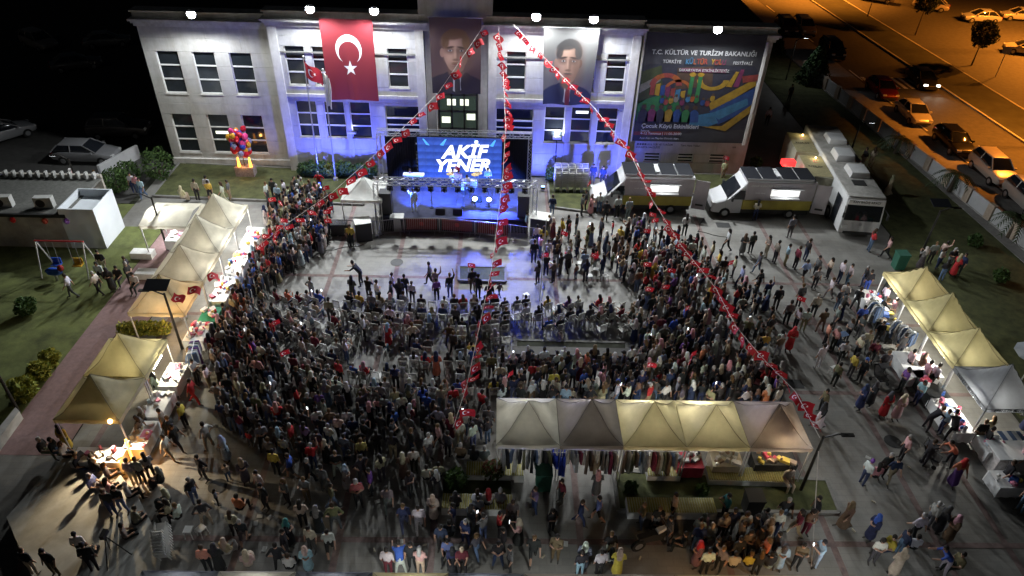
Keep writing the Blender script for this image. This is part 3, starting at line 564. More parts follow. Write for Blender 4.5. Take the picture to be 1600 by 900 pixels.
def path3(pxs, A, B):
    # the rope runs in one vertical plane from A to B; the photo's bends give its sag
    A, B = Vector(A), Vector(B); out = [A]; n = Vector((B.y-A.y, A.x-B.x, 0))
    for px, py in pxs:
        d = ray(px, py); k = n.dot(A-CAM)/n.dot(d); out.append(CAM+d*k)
    return out+[B]
A = atY(756,40,45.0); bunting('long string of small red flags running down left of the stage', path3(((685,145),(650,180),(590,238),(520,300),(455,345)), A, at(398,388,2.6)), .78)
A = atY(778,36,45.0); ks = lambda L: [at(*q) for q in L]
bunting('string of small red flags dropping past the screen over the audience', [A]+ks(((786,110,8.5),(790,200,6.8),(786,270,5.6),(777,350,4.6),(768,420,3.9),(748,515,3.3),(730,600,2.9),(708,668,2.6))), .6, .2)
A = atY(800,36,45.0); bunting('long string of small red flags running right past the white van', [A]+ks(((860,100,8.6),(930,170,6.9),(985,240,5.6),(1018,310,4.8),(1062,380,4.1),(1118,450,3.6),(1150,510,3.3),(1192,560,3.2),(1243,612,3.2),(1281,684,3.3))), .66)
A = at(300,415,2.9)
for k, (px, py) in enumerate(((272,456),(293,446),(322,428))):
    o = link('paper_flag', mini[k], None); o.location = at(px, py, 3.0); o.rotation_euler = (-1.1,.3,.4*k); o.scale = (.75,)*3; tag(o, 'small red flag lying over the left canopies, %s' % ['nearest the lamp','middle one','nearest the peak'][k], 'flag', 'flags over the left canopies')
NTH = ['first','second','third','fourth','fifth','sixth','seventh','eighth','ninth','tenth','eleventh','twelfth','thirteenth','fourteenth','fifteenth','sixteenth','seventeenth','eighteenth','nineteenth','twentieth','twenty-first','twenty-second','twenty-third','twenty-fourth','twenty-fifth','twenty-sixth']
# ================================================================ TENTS AND STALLS
def tent_mesh(w, d, rise, seed, flat=False):
    rr = random.Random(seed); n = 14; ph = [rr.uniform(0, 6) for _ in range(6)]
    def f(u, v):
        a, b = abs(2*u-1), abs(2*v-1); m = max(a, b)
        z = rise*(1-m)**1.45 if not flat else rise*.5*(1-b)
        seam = .045*(1-m)*math.exp(-((a-b)/.06)**2)*(not flat)
        sag = -.07*math.sin(math.pi*min(1, (1-m)*1.5))*(1-abs(a-b)*.3)
        wr = .04*math.sin(9*u+ph[0]+5*v)*math.sin(7*v+ph[1])+.026*math.sin(23*u*(1+.3*v)+ph[2])*(m)
        edge = -.035*(1-min(a, b)**2)*(m > .98)
        return ((u-.5)*w, (v-.5)*d, z+seam+sag+wr*(m < .98)+edge)
    return f, n
m_leg = mat('tent_pole', (.6,.6,.6), .4, metal=.5, var=.05)
TC = {'cream': (.56,.53,.43), 'olive': (.46,.41,.22), 'yellow': (.58,.5,.27), 'taupe': (.3,.26,.22), 'grey': (.36,.385,.4), 'pinkish': (.4,.34,.3), 'sand': (.5,.45,.34), 'slate': (.2,.21,.23), 'white': (.6,.6,.57), 'amber': (.5,.41,.25)}
m_led = mat('led_tube', (.9,.9,.9), .4, var=0, emit=(.95,.97,1), es=16); m_warm = mat('warm_bulb', (1,.7,.4), .4, var=0, emit=(1,.55,.2), es=16)
def tent(X, Y, w, d, col, lab, z=2.25, rise=1.2, lamp=None, en=60, lcol=(.95,.97,1), seed=0, flat=False, group=None, lampz=None, spot=None):
    t = T('canopy_tent', lab, 'tent', (X, Y, 0), 0, group); m = mat('canvas_'+col, TC[col], .85, var=.24, scale=1.6, bump=.35, trans=.45)
    rise *= random.Random(seed+5).uniform(.84,1.1); f, n = tent_mesh(w, d, rise, seed, flat); o = cloth_grid('canopy', f, n, n, m, lambda u, v: (u, v), t); o.location = (0,0,z)
    if not flat:
        for i_ in (-1,1):
            for j_ in (-1,1):
                sm = MB(); pp_ = [Vector(f(.5+i_*.5*q, .5+j_*.5*q))+Vector((0,0,z+.004)) for q in (0,.15,.3,.45,.6,.75,.9,1)]
                for p0, p1 in zip(pp_[:-1], pp_[1:]): sm.tube(p0, p1, .012, n=4, cap=False)
                sm.build('seam', mat('seam_'+col, tuple(q*.45 for q in TC[col]), .9), t)
    for k, (a, b) in enumerate((((-w/2,-d/2),(w/2,-d/2)),((w/2,-d/2),(w/2,d/2)),((w/2,d/2),(-w/2,d/2)),((-w/2,d/2),(-w/2,-d/2)))):
        a, b = Vector((*a,0)), Vector((*b,0))
        o = cloth_grid('valance', lambda u, v: (a.lerp(b, u)*1.004+Vector((0,0,-.005-v*.22-.02*math.sin(u*25)*v))), 12, 2, m, lambda u, v: (u, v), t); o.location = (0,0,z)
        br = MB(); br.tube(a*.985+Vector((0,0,z-.07)), b*.985+Vector((0,0,z-.07)), .018, n=6); br.build('eave_bar', m_leg, t)
    for i in (-1, 1):
        for j in (-1, 1): b = MB(); b.box((i*(w/2-.05), j*(d/2-.05), z/2-.04), (.05,.05,z-.08)); b.build('leg', m_leg, t)
    if lamp:
        lx, ly = lamp; lz = lampz or z-.3; bt = T('stall_lamp', ('bright white' if lcol[2] > .6 else 'warm orange')+' lamp under the '+' '.join(lab.split()[:10]), 'lamp', (X+lx, Y+ly, lz)); b = MB()
        if lcol[2] > .6: b.box((0,0,.06), (.08,.9,.05)) if abs(lx) > abs(ly) else b.box((0,0,.06), (.9,.08,.05)); b.build('tube', m_led, bt)
        else: b.ell((0,0,.06), (.09,.09,.11)); b.build('bulb', m_warm, bt)
        light('stall_light', 'POINT' if spot is None else 'SPOT', (0,0,-.12), en, lcol, bt, .06, 120, .4, spot)
    return t
LT = [37.4,34.75,32.15,29.5,26.8]
for i, (c, nm, ln, e) in enumerate((('cream','pale canopy farthest up the left row, beside the flat cream one',(1.1,0),170),('cream','pale beige peaked canopy, second down the left row',(1.1,0),190),('sand','dull beige peaked canopy, third down the left row',(1.1,0),170),('amber','amber-lit canopy at the near end of the upper left row',(.6,-.5),130))):
    tent(-16.45, (LT[i]+LT[i+1])/2, 2.7, LT[i]-LT[i+1]-.02, c, nm, lamp=ln, en=e, lcol=(1,.96,.86) if i < 3 else (1,.62,.28), seed=i, group='left row canopies', rise=1.45, lampz=1.7)
tent(-19.2, 36.1, 2.7, 2.65, 'cream', 'flat cream canopy on the grass behind the left row', flat=True, rise=.7, lamp=(-.6,0), en=260, seed=9)
tent(-16.5, 23.68, 2.65, 2.5, 'olive', 'olive canopy, farther of the two at lower left', lamp=(1.15,.2), en=230, lcol=(1,.88,.62), seed=5, group='lower left canopies', lampz=1.7, rise=1.4)
tent(-16.5, 21.12, 2.65, 2.5, 'olive', 'olive canopy, nearer of the two at lower left', lamp=(1.0,-1.32), en=950, lcol=(1,.78,.5), seed=6, group='lower left canopies', lampz=2.2, rise=1.4, spot=(.35,-.75,-.6))
FT = [(0.12+2.56*i) for i in range(6)]
for i, (c, nm, ln, e) in enumerate((('cream','cream canopy at the left end of the front row',(0,.7),25),('taupe','dark taupe canopy, second in the front row',(0,.9),12),('yellow','pale yellow canopy in the middle of the front row',(0,.95),80),('yellow','glowing yellow canopy, fourth in the front row',(-.2,.95),120),('pinkish','dusky pink-beige canopy at the right end of the front row',(.3,-.6),40))):
    tent((FT[i]+FT[i+1])/2, 20.15, 2.54, 2.6, c, nm, lamp=ln, en=e, lcol=(1,.98,.9) if i != 4 else (1,.8,.5), seed=20+i, group='front row canopies')
RT_ = [31.5,28.95,26.4,23.9,21.2]
for i, (c, nm, ln, e) in enumerate((('yellow','yellowish canopy farthest up the right row',(-1.0,0),130),('olive','olive canopy, second down the right row',(-1.0,0),130),('olive','pale olive canopy, third down the right row',(-1.0,0),170),('slate','slate grey canopy with lettering at the near end of the right row',(-1.0,-.4),150))):
    t = tent(22.65, (RT_[i]+RT_[i+1])/2, 2.65, RT_[i]-RT_[i+1]-.02, c, nm, lamp=ln, en=e*1.15, lcol=(1,.97,.86), seed=40+i, group='right row canopies', rise=1.35, lampz=1.7)
m_txt = mat('valance_print', (.03,.03,.03), .8)
text_on('ERENLER BELEDİYESİ', .2, m_txt, (-1.345,0,2.13), t, bold=.004, rot=(R(90),0,R(-90))); text_on('ERENLER BELEDİYESİ', .2, m_txt, (0,-1.36,2.13), t, bold=.004)
BX = [-11.5,-8.95,-6.45,-3.9,-1.4,1.1,3.65,6.2,8.7,11.25,13.75,16.2]
for i in range(11):
    tent((BX[i]+BX[i+1])/2, 11.9, 2.5, 2.55, ['slate','cream','slate','yellow','slate','taupe','taupe','amber','amber','slate','slate'][i], '%s bottom-edge canopy, %s from the left' % (['slate','cream','slate','yellow','slate','taupe','taupe','amber','amber','slate','slate'][i], ['first','second','third','fourth','fifth','sixth','seventh','eighth','ninth','tenth','eleventh'][i]), z=2.4, rise=.7, lamp=(0,1.05), en=[7,8,9,150,18,120,10,85,80,165,15][i], lcol=(1,.6,.28) if i in (7,8) else (.95,1,.97), seed=60+i, group='canopies along the bottom edge', lampz=1.9, spot=(0,.8,-.6))
tent(-8.4, 39.5, 2.5, 2.6, 'white', 'small white peaked tent beside the left of the stage', seed=80, rise=1.0)
# ---------------------------------------------------------------- tables, goods, clothes
GOODC = [(.6,.58,.55),(.5,.06,.1),(.7,.68,.66),(.05,.12,.4),(.6,.2,.3),(.08,.3,.2),(.65,.5,.1),(.05,.05,.06),(.35,.25,.18),(.5,.6,.7)]
m_good = [mat('goods_%d' % i, c, .7, var=.2, scale=8) for i, c in enumerate(GOODC)]; GN = ['white','red','cream','blue','pink','green','yellow','black','brown','pale blue']
m_cl = {'white': mat('cloth_white', (.68,.68,.68), .85, var=.06), 'red': mat('cloth_red', (.3,.02,.04), .85, var=.15), 'green': mat('cloth_green', (.02,.2,.11), .85, var=.15), 'black': mat('cloth_black', (.03,.03,.03), .85), 'beige': mat('cloth_beige', (.5,.44,.34), .85, var=.1)}
gm = []
for k in range(6):
    b = MB()
    if k == 0: b.box((0,0,.04), (.26,.2,.08), taper=.85)
    elif k == 1: b.ell((0,0,.06), (.13,.1,.07), 8, 5, jit=.15)
    elif k == 2: b.tube((0,0,0), (0,0,.18), .05, .035, n=8)
    elif k == 3: b.box((0,0,.02), (.32,.24,.04)); b.box((.01,.01,.055), (.3,.22,.03)); b.box((0,0,.085), (.3,.22,.03))
    elif k == 4: b.ell((0,0,.09), (.08,.07,.1), 8, 6, jit=.1)
    else: b.box((0,0,.09), (.14,.1,.18), taper=.9)
    gm.append([b.mesh('goods', m) for m in m_good])
GK = ['small box','folded bundle','bottle','folded cloth','toy','packet']
def table(X, Y, w, d, cloth, lab, ng=8, where='', h=.78, cols=(0,2,4,1,3,6), rz=0):
    t = T('stall_table', lab, 'table', (X,Y,0), rz); b = MB(); b.box((0,0,h), (w,d,.04)); b.build('top', m_cl[cloth], t)
    o = cloth_grid('tablecloth', lambda u, v: (math.cos(2*math.pi*u)*0+(lambda q: q[0])(edgep(u, w, d))*(1.01+.02*math.sin(u*70)*v), edgep(u, w, d)[1]*(1.01+.03*math.sin(u*70)*v), h+.015-v*.6), 48, 2, m_cl[cloth], lambda u, v: (u, v), t)
    for i in (-1,1):
        for j in (-1,1): b = MB(); b.tube((i*(w/2-.08), j*(d/2-.08), 0), (i*(w/2-.08), j*(d/2-.08), h-.02), .018, n=6); b.build('leg', m_leg, t)
    AE = [(rnd.uniform(-.44,.44)*w, rnd.uniform(-.4,.4)*d) for _ in range(ng)]; AE.sort(key=lambda q: q[0] if w > d else -q[1])
    for k in range(ng):
        kk = rnd.randrange(6); c = cols[k % len(cols)]; o = link('goods', gm[kk][c]); a, e = AE[k]
        o.location = (X+a*math.cos(rz)-e*math.sin(rz), Y+a*math.sin(rz)+e*math.cos(rz), h+.022); o.rotation_euler = (0,0,rnd.uniform(0,6)); s = rnd.uniform(.8,1.5); o.scale = (s,s,s)
        tag(o, '%s %s, %s from the %s on %s' % (GN[c], GK[kk], NTH[k], 'left' if w > d else 'far end', where), 'goods', 'goods on '+where)
def edgep(u, w, d):
    q = u*4 % 4; i = int(q); f = q-i; P = [(-w/2,-d/2),(w/2,-d/2),(w/2,d/2),(-w/2,d/2)]; a, b = P[i % 4], P[(i+1) % 4]; return (a[0]+(b[0]-a[0])*f, a[1]+(b[1]-a[1])*f)
gar = []
for k in range(4):
    b = MB(); L_ = [.75,.95,1.15,.6][k]
    b.loft([[(-.2,-.03,0),(.2,-.03,0),(.2,.03,0),(-.2,.03,0)], [(-.23,-.06,-.25),(.22,-.05,-.25),(.22,.06,-.25),(-.23,.06,-.25)], [(-.24,-.08,-L_),(.25,-.06,-L_*.97),(.24,.07,-L_),(-.22,.05,-L_*1.02)]])
    if k != 2: b.loft([[(-.2,-.03,-.02),(-.2,.03,-.02),(-.27,.03,-.1),(-.27,-.03,-.1)], [(-.3,-.03,-.5),(-.3,.03,-.5),(-.37,.03,-.48),(-.37,-.03,-.48)]])
    gar.append(b)
GC = [('grey',(.25,.26,.27)),('brown',(.17,.12,.09)),('black',(.025,.025,.03)),('denim blue',(.1,.15,.26)),('cream',(.5,.47,.4)),('olive',(.14,.14,.08)),('white',(.6,.6,.6)),('royal blue',(.02,.05,.45)),('wine red',(.2,.03,.06)),('purple',(.16,.06,.24))]
garm = {n: [g.mesh('garment', mat('garment_'+n.replace(' ','_'), c, .9, var=.2, scale=6)) for g in gar] for n, c in GC}
def rack(p0, p1, lab, n, cols, h=1.65):
    p0, p1 = Vector((*p0,0)), Vector((*p1,0)); t = T('clothes_rack', lab, 'clothes rack', p0); d = p1-p0; b = MB(); b.tube((0,0,h), d+Vector((0,0,h)), .018, n=6); b.build('rail', m_leg, t)
    for q in (Vector((0,0,0)), d): b = MB(); b.tube(q, q+Vector((0,0,h)), .018, n=6); b.build('post', m_leg, t)
    a = math.atan2(d.y, d.x)+math.pi/2
    for k in range(n):
        c = cols[k % len(cols)]; kk = rnd.randrange(4); o = link('garment', garm[c][kk]); o.location = p0+d*((k+.5)/n)+Vector((0,0,h-.04)); o.rotation_euler = (0,rnd.uniform(-.05,.05),a+rnd.uniform(-.35,.35))
        tag(o, '%s garment, %s along the %s' % (c, NTH[k], lab), 'garment', 'clothes on the '+lab)
rack((.35,19.2),(2.4,19.1),'rack under the cream front canopy',12,['grey','black','denim blue','white','black','olive'])
rack((3.05,19.15),(5.1,19.1),'rack under the taupe front canopy',13,['cream','grey','grey','wine red','cream','brown','brown','cream'])
rack((5.4,19.15),(7.6,19.1),'rack under the middle front canopy',15,['brown','cream','olive','brown','denim blue','grey','grey','white','wine red'])
rack((2.45,19.0),(3.0,19.0),'short rail at the blue sheet in the front row',4,['royal blue'])
rack((8.4,20.6),(10.2,20.6),'rear rack under the glowing front canopy',9,['black','brown','wine red','black'])
for k, (X, w, c, lab, cols) in enumerate(((8.25,1.1,'red','red-clothed table under the front row',(0,7,2,7)),(9.85,1.3,'beige','beige table of wares under the front row',(2,0,8,2)),(11.9,1.8,'black','dark table of brass trinkets in the end front canopy',(6,8,6,8,1)))):
    table(X, 19.4+.1*k, w, .85, c, lab, 14, ['the red front-row table','the beige front-row table','the dark trinket table'][k], cols=cols)
for k, (Y, c, lab, n) in enumerate(((36.0,'white','white table under the farthest left canopy',12),(33.4,'white','white table under the second left canopy',14),(30.8,'white','white table under the third left canopy',16),(28.6,'green','green-clothed table by the amber canopy',9))): table(-14.75, Y, .9, 2.3 if k < 3 else 1.2, c, lab, n, 'the '+['topmost left-row','second left-row','third left-row','green left-row'][k]+' table')
table(-14.9, 27.2, 1.0, 1.5, 'white', 'table of pink and white goods at the amber canopy', 18, 'the table by the amber canopy', cols=(4,0,1,2))
table(-18.9, 35.9, 1.6, 1.0, 'white', 'white table under the flat cream canopy', 5, 'the table under the flat canopy')
for k, (Y, lab) in enumerate(((24.1,'white table at the farther lower left canopy'),(22.2,'long white table between the lower left canopies'),(20.4,'long white table at the nearer lower left canopy'))): table(-14.95, Y, .9, 1.6, 'white', lab, 14, 'the '+['farthest','middle','nearest'][k]+' lower left table', cols=(0,2,4,0,9))
table(-16.2, 19.3, 2.0, .8, 'white', 'white table across the near end of the lower left stall', 12, 'the cross table, lower left', cols=(0,7,4,2)); rack((-14.3,25.6),(-14.1,24.6),'rack beside the farther lower left canopy',8,['purple','grey','white','denim blue'])
for k, (Y, c, lab, n) in enumerate(((30.8,'white','white table of coloured goods at the top of the right row',16),(28.9,'black','table of folded clothes in the right row',14),(25.6,'white','bare white table in the middle of the right row',3),(24.2,'black','black folding table below the bare white one',6),(22.2,'white','long table of pink goods under the slate canopy',26))): table(20.95, Y, 1.0 if k != 2 else 1.7, 1.9 if k != 4 else 2.2, c, lab, n, 'the '+['topmost','second','bare white','black folding','long pink'][k]+' right-row table', cols=(4,1,0,2,9,3) if k != 1 else (6,3,8,0))
table(22.6, 20.5, 2.4, 1.0, 'white', 'wide table of pastel goods at the near end of the right row', 26, 'the wide near right table', cols=(9,0,4,5,2)); table(21.4, 18.6, 1.1, .9, 'white', 'small white market table at the right edge', 7, 'the small right-edge table')
rack((20.7,28.0),(21.2,26.9),'rack of pale clothes in the right row',12,['white','denim blue','cream','grey','white']); rack((20.3,29.8),(20.4,29.0),'small rail at the top of the right row',6,['cream','white','denim blue'])
# slatted benches on white concrete bases
m_slat = mat('bench_slat', (.3,.27,.09), .7, var=.2, scale=9); m_base = mat('bench_base', (.6,.6,.58), .8, var=.12, scale=4)
def bench(c0, c1, lab, d=.75, slat=True, mb_=None):
    a, b_ = at(*c0), at(*c1); L_ = (b_-a).length; t = T('bench', lab, 'bench', a, math.atan2((b_-a).y, (b_-a).x)); b = MB(); b.box((L_/2,d/2,.2), (L_,d,.4)); b.build('base', mb_ or m_base, t)
    if slat:
        me = MB(); me.box((0,0,0), (.075,d-.06,.035)); me = me.mesh('slat', m_slat); n = int(L_/.1)
        for k in range(n): o = link('slat', me, t); o.location = ((k+.5)*L_/n, d/2, .42)
bench((1010,754),(1061,755),'short slatted bench on white base under the middle canopy'); bench((1105,760),(1236,764),'long slatted bench on white base under the right front canopies'); bench((980,811),(1118,812),'long slatted bench on white base facing the bottom crowd')
bench((728,753),(818,754),'pale planter bench under the left front canopy'); bench((690,805),(800,807),'low white bench behind the dark flower bed'); bench((205,405),(238,406),'concrete bench on the grass by the flat cream canopy',.6,False); bench((212,437),(245,438),'concrete bench beside the third left canopy',.6,False); bench((800,562),(985,566),'long dark bench along the middle planter',.6,False,mat('dark_stone',(.09,.085,.08),.8))
# ================================================================ LAMP POSTS
m_pole = mat('lamp_pole', (.035,.033,.03), .5, metal=.5, var=.1); m_solar = mat('solar_panel', (.015,.016,.02), .7, var=.1, spec=.1); m_cool = mat('street_led', (.9,.95,1), .4, var=0, emit=(.93,.97,1), es=12)
def lamp_post(P, h, lab, side=1, en=0, solar=True, dy=0, lit=True):
    t = T('lamp_post', lab, 'lamp post', P); b = MB(); b.tube((0,0,0), (0,0,h), .075, .05); b.build('pole', m_pole, t); b = MB(); b.tube((0,0,h-.1), (side*.45,-.1,h+.25), .035); b.tube((side*.45,-.1,h+.25), (side*.8,-.15,h+.28), .03); b.build('arm', m_pole, t)
    b = MB(); b.box((side*.8,-.15,h+.26), (.5,.16,.06)); b.build('lamp_head', m_pole, t); b = MB(); b.box((side*.8,-.15,h+.222), (.42,.11,.012)); b.build('lens', m_cool if lit else m_pole, t)
    if solar: b = MB(); b.add([(-.75,-.35,h+.42),(.35,-.35,h+.42),(.35,.3,h+.62),(-.75,.3,h+.62),(-.75,-.35,h+.39),(.35,-.35,h+.39),(.35,.3,h+.59),(-.75,.3,h+.59)], [(0,1,2,3),(7,6,5,4),(0,4,5,1),(1,5,6,2),(2,6,7,3),(3,7,4,0)]); b.build('solar_panel', m_solar, t)
    if en: light('street_light', 'SPOT', (side*.8,-.15,h+.18), en, (.92,.97,1), t, .12, 150, .5, (0,-.05,-1))
lamp_post(at(285,545), 3.5, 'dark lamp post with solar panel between the two left stall rows', -1, 60); lamp_post(at(262,390), 3.6, 'dark lamp post behind the upper left canopies', -1, 0, False, lit=False); lamp_post(at(127,302), 2.6, 'thin lamp post by the dark car park', -1, 120, False)
lamp_post(at(1228,125), 3.9, 'lamp post on the walk right of the building', 1, 120); lamp_post(at(1437,402), 3.4, 'lamp post with solar panel on the right lawn', 1, 160); lamp_post(at(1330,235), 2.2, 'lamp post half hidden behind the bus', 1, 60, False); lamp_post(at(1250,768), 3.4, 'dark lamp post at the right end of the front canopies', 1, 120, False); lamp_post(at(30,645), 4.3, 'dark lamp post at the left edge beside the lawn', -1, 0, False, lit=False)
for px, py, lab in ((557,268,'white-headed lamp on a stand left of the stage steps'),(866,276,'white-headed lamp on a stand right of the stage steps')):
    P = at(px, py); t = T('facade_lamp', lab, 'lamp', P); b = MB(); b.tube((0,0,0), (0,0,3.0), .04); b.build('pole', m_pole, t); b = MB(); b.box((0,0,3.05), (.6,.35,.12)); b.build('head', MATS['window_frame'], t); light('facade_light', 'SPOT', (0,.0,3.2), 500, (.85,.9,1), t, .15, 150, .6, (0,.7,.5))
# sodium street lamps along the road (poles stand outside the frame's right and upper edge)
m_sod = mat('sodium_lens', (1,.5,.1), .4, var=0, emit=(1,.38,.06), es=30)
for k, y in enumerate((30,53,78,104,130)):
    X = RX(y, 45.8)+ (0 if k else 0); t = T('street_lamp', 'tall twin-armed street lamp with orange light on the median, %s from the camera' % ['first','second','third','fourth','fifth'][k], 'street lamp', (X,y,.1), 0, 'street lamps on the median')
    if k == 2: t.location.x = 63
    b = MB(); b.tube((0,0,0), (0,0,10.5), .11, .06); b.build('pole', m_pole, t)
    for s in (-1,1):
        b = MB(); b.tube((0,0,10.3), (s*1.8,0,10.7), .04); b.build('arm', m_pole, t); b = MB(); b.box((s*2.1,0,10.7), (.7,.28,.12)); b.build('lamp_head', m_pole, t); b = MB(); b.box((s*2.1,0,10.632), (.55,.2,.012)); b.build('lens', m_sod, t)
        light('sodium_light', 'SPOT', (s*2.1,0,10.55), [11000,15000,27000,26000,26000][k], (1,.29,.025), t, .2, 118 if k != 2 else 150, .5, (0,0,-1))

m_iron = mat('cast_iron', (.05,.05,.05), .6, metal=.5, var=.2)
for k, (px, py, lab) in enumerate(((1130,352,'square dark drain cover near the vans'),(620,410,'round drain cover before the barriers'),(1395,690,'round drain cover on the lower right paving'),(340,760,'round drain cover on the lower left paving'),(1240,600,'square drain cover on the right plaza'))):
    b = MB(); P = at(px, py); b.tube((0,0,.009), (0,0,.016), .38, n=20) if 'round' in lab else b.box((0,0,.0125), (.9,.6,.007)); o = b.build('drain_cover', m_iron); o.location = P; tag(o, lab, 'drain cover')
for k, (pts_, lab) in enumerate(((((600,366),(560,385),(500,392),(455,402)),'black cable running from the stage to the left crowd'),(((838,372),(850,400),(846,470)),'black cable from the stage to the rope mast'),(((1100,340),(1090,362),(1140,372)),'black cable lying before the two vans'))):
    b = MB(); Q = [at(*q)+Vector((0,0,.02)) for q in pts_]
    for i in range(len(Q)-1):
        for j in range(6):
            w_ = lambda t: Q[i].lerp(Q[i+1], t)+Vector((.12*math.sin(9*t+i),.1*math.sin(7*t),0))*math.sin(math.pi*t)
            b.tube(w_(j/6), w_((j+1)/6), .018, n=5)
    o = b.build('cable', m_blk); tag(o, lab, 'cable')
lit = [MB().box((0,0,.01), (.22,.16,.02)).mesh('litter', mat('litter_white', (.5,.5,.48), .8)), MB().tube((0,0,.04), (.16,.03,.04), .035, n=8).mesh('litter', mat('litter_cup', (.45,.4,.3), .7))]
# ================================================================ VEHICLES
m_tyre = mat('tyre', (.015,.015,.015), .8, var=.1); m_rim = mat('rim', (.35,.35,.36), .35, metal=.7, var=.05); m_cgl = glass('car_glass', (.012,.014,.018), .06)
m_head = mat('headlight', (.6,.6,.6), .15, var=0); m_tail = mat('taillight', (.3,.01,.01), .2, var=0); m_hlon = mat('headlight_on', (1,.95,.8), .2, var=0, emit=(1,.93,.75), es=14); m_dark = mat('dark_plastic', (.025,.025,.025), .6, var=.1)
def wheel(parent, P, r=.33, w_=.2):
    ty = MB(); P = Vector(P); ty.tube(P-Vector((0,w_/2,0)), P+Vector((0,w_/2,0)), r, n=16); o = ty.build('wheel', m_tyre, parent); s = 1 if P.y > 0 else -1
    b = MB(); b.tube(P+Vector((0,s*(w_/2-.02),0)), P+Vector((0,s*(w_/2+.012),0)), r*.64, r*.5, n=12); b.build('rim', m_rim, o); return o
def car(loc, rz, col, lab, kind='sedan', lights=False, group='parked cars', metal=.3, name='parked_car'):
    t = T(name, lab, 'car', loc, rz, group); m = mat('paint_%.2f_%.2f_%.2f' % col, col, .28, metal=metal, var=.04, spec=.5)
    L_ = 4.4; prof = {'sedan': [(-2.2,.55,.62,.78),(-2.12,.36,.8,.86),(-1.5,.3,.96,.9),(-.9,.28,.98,.91),(.75,.28,.95,.91),(1.5,.3,.86,.88),(2.05,.34,.74,.8),(2.2,.42,.6,.66)],
            'suv': [(-2.2,.55,.7,.8),(-2.14,.4,1.05,.88),(-1.5,.36,1.1,.93),(-.9,.34,1.12,.94),(.75,.34,1.08,.94),(1.5,.36,1.02,.92),(2.05,.4,.88,.84),(2.2,.48,.66,.7)]}
    pr_ = prof['sedan' if kind != 'suv' else 'suv']; rings = []
    for x, zb, zt, hw in pr_: rings.append([(x,-hw*.92,zb),(x,-hw,(zb+zt)/2),(x,-hw*.94,zt),(x,-hw*.5,zt+.03),(x,hw*.5,zt+.03),(x,hw*.94,zt),(x,hw,(zb+zt)/2),(x,hw*.92,zb)])
    b = MB(); b.loft(rings); b.build('body', m, t, smooth=False)
    zr = 1.43 if kind != 'suv' else 1.66; zs = .95 if kind != 'suv' else 1.08
    xs = {'sedan': (-1.75,-1.05,.25,1.15), 'hatch': (-2.1,-1.6,.2,1.1), 'suv': (-2.1,-1.75,.3,1.1)}[kind]
    def gr(x, z, hw): return [(x,-hw,z),(x,hw,z)]
    g = MB(); lo = [(xs[0],-.82,zs),(xs[3],-.82,zs),(xs[3],.82,zs),(xs[0],.82,zs)]; hi = [(xs[1],-.64,zr),(xs[2],-.64,zr),(xs[2],.64,zr),(xs[1],.64,zr)]; g.loft([lo, hi]); g.build('windows', m_cgl, t)
    r_ = MB(); r_.loft([[(p[0]*1.0,p[1]*1.02,zr-.02) for p in hi], [(p[0]*.96,p[1]*.9,zr+.05) for p in hi]]); r_.build('roof', m, t)
    for s in (-1,1):
        for p0, p1 in ((lo[0],hi[0]),(lo[1],hi[1])): k = MB(); k.tube((p0[0],s*.815,p0[2]), (p1[0],s*.64,p1[2]), .045, n=5); k.build('pillar', m, t)
        k = MB(); mx = (xs[1]+xs[2])/2; k.tube((mx,s*.825,zs), (mx,s*.645,zr), .04, n=5); k.build('pillar', m, t)
        k = MB(); k.box((xs[3]-.25,s*.98,zs+.05), (.12,.18,.12)); k.build('mirror', m, t)
        k = MB(); k.box((2.1,s*.58,.68 if kind != 'suv' else .8), (.16,.32,.14)); k.build('headlight', m_hlon if lights else m_head, t); k = MB(); k.box((-2.14,s*.62,.76 if kind != 'suv' else .9), (.12,.28,.16)); k.build('taillight', m_tail, t)
        for x in (-1.35,1.38): wheel(t, (x,s*.82,.33))
    k = MB(); k.box((2.2,0,.42), (.06,1.2,.18)); k.build('bumper_grille', m_dark, t)
    if lights:
        for s in (-1,1): light('headlight_beam', 'SPOT', (2.3,s*.58,.7), 90, (1,.9,.7), t, .05, 70, .6, (1,0,-.12))
    return t
D = math.pi/2
rd = -D-.055
for px, py, col, kind, lab in ((1222,52,(.05,.04,.04),'suv','dark van-like car at the top of the parked row'),(1250,52,(.3,.24,.16),'suv','pale beige car second in the parked roadside row'),(1293,88,(.015,.015,.02),'suv','black off-road car parked beside the conifer'),(1370,148,(.16,.015,.02),'sedan','dark red saloon parked by the fence'),(1418,186,(.55,.52,.48),'sedan','white saloon parked behind the dark red one'),(1480,232,(.01,.01,.012),'hatch','glossy black hatchback parked by the fence'),(1540,277,(.5,.46,.4),'suv','white car with dark roof load parked near the palms'),(1596,325,(.35,.33,.3),'suv','pale car cut by the right edge of the view')):
    P = at(px, py); car((P.x+.3,P.y,.05), rd, col, lab, kind)
P = at(1438,132); car((P.x,P.y,-.02), rd, (.03,.03,.035), 'dark car driving down the road with headlights on', 'sedan', True, None, name='moving_car')
for px, py, rz, col, kind, lab in ((1452,15,2.6,(.5,.45,.38),'sedan','white car parked across the far road beside the round tree'),(1530,34,3.05,(.45,.47,.5),'sedan','silver saloon parked across the far road'),(1590,31,3.0,(.5,.5,.5),'hatch','white hatchback across the far road at the right edge'),(1600,84,2.8,(.4,.38,.34),'sedan','pale car at the right edge beyond the sign post'),(1370,2,2.6,(.3,.28,.26),'hatch','car at the top edge across the far road')):
    P = at(px, py); car((P.x,P.y,-.015), rz, col, lab, kind, group='cars across the far road')
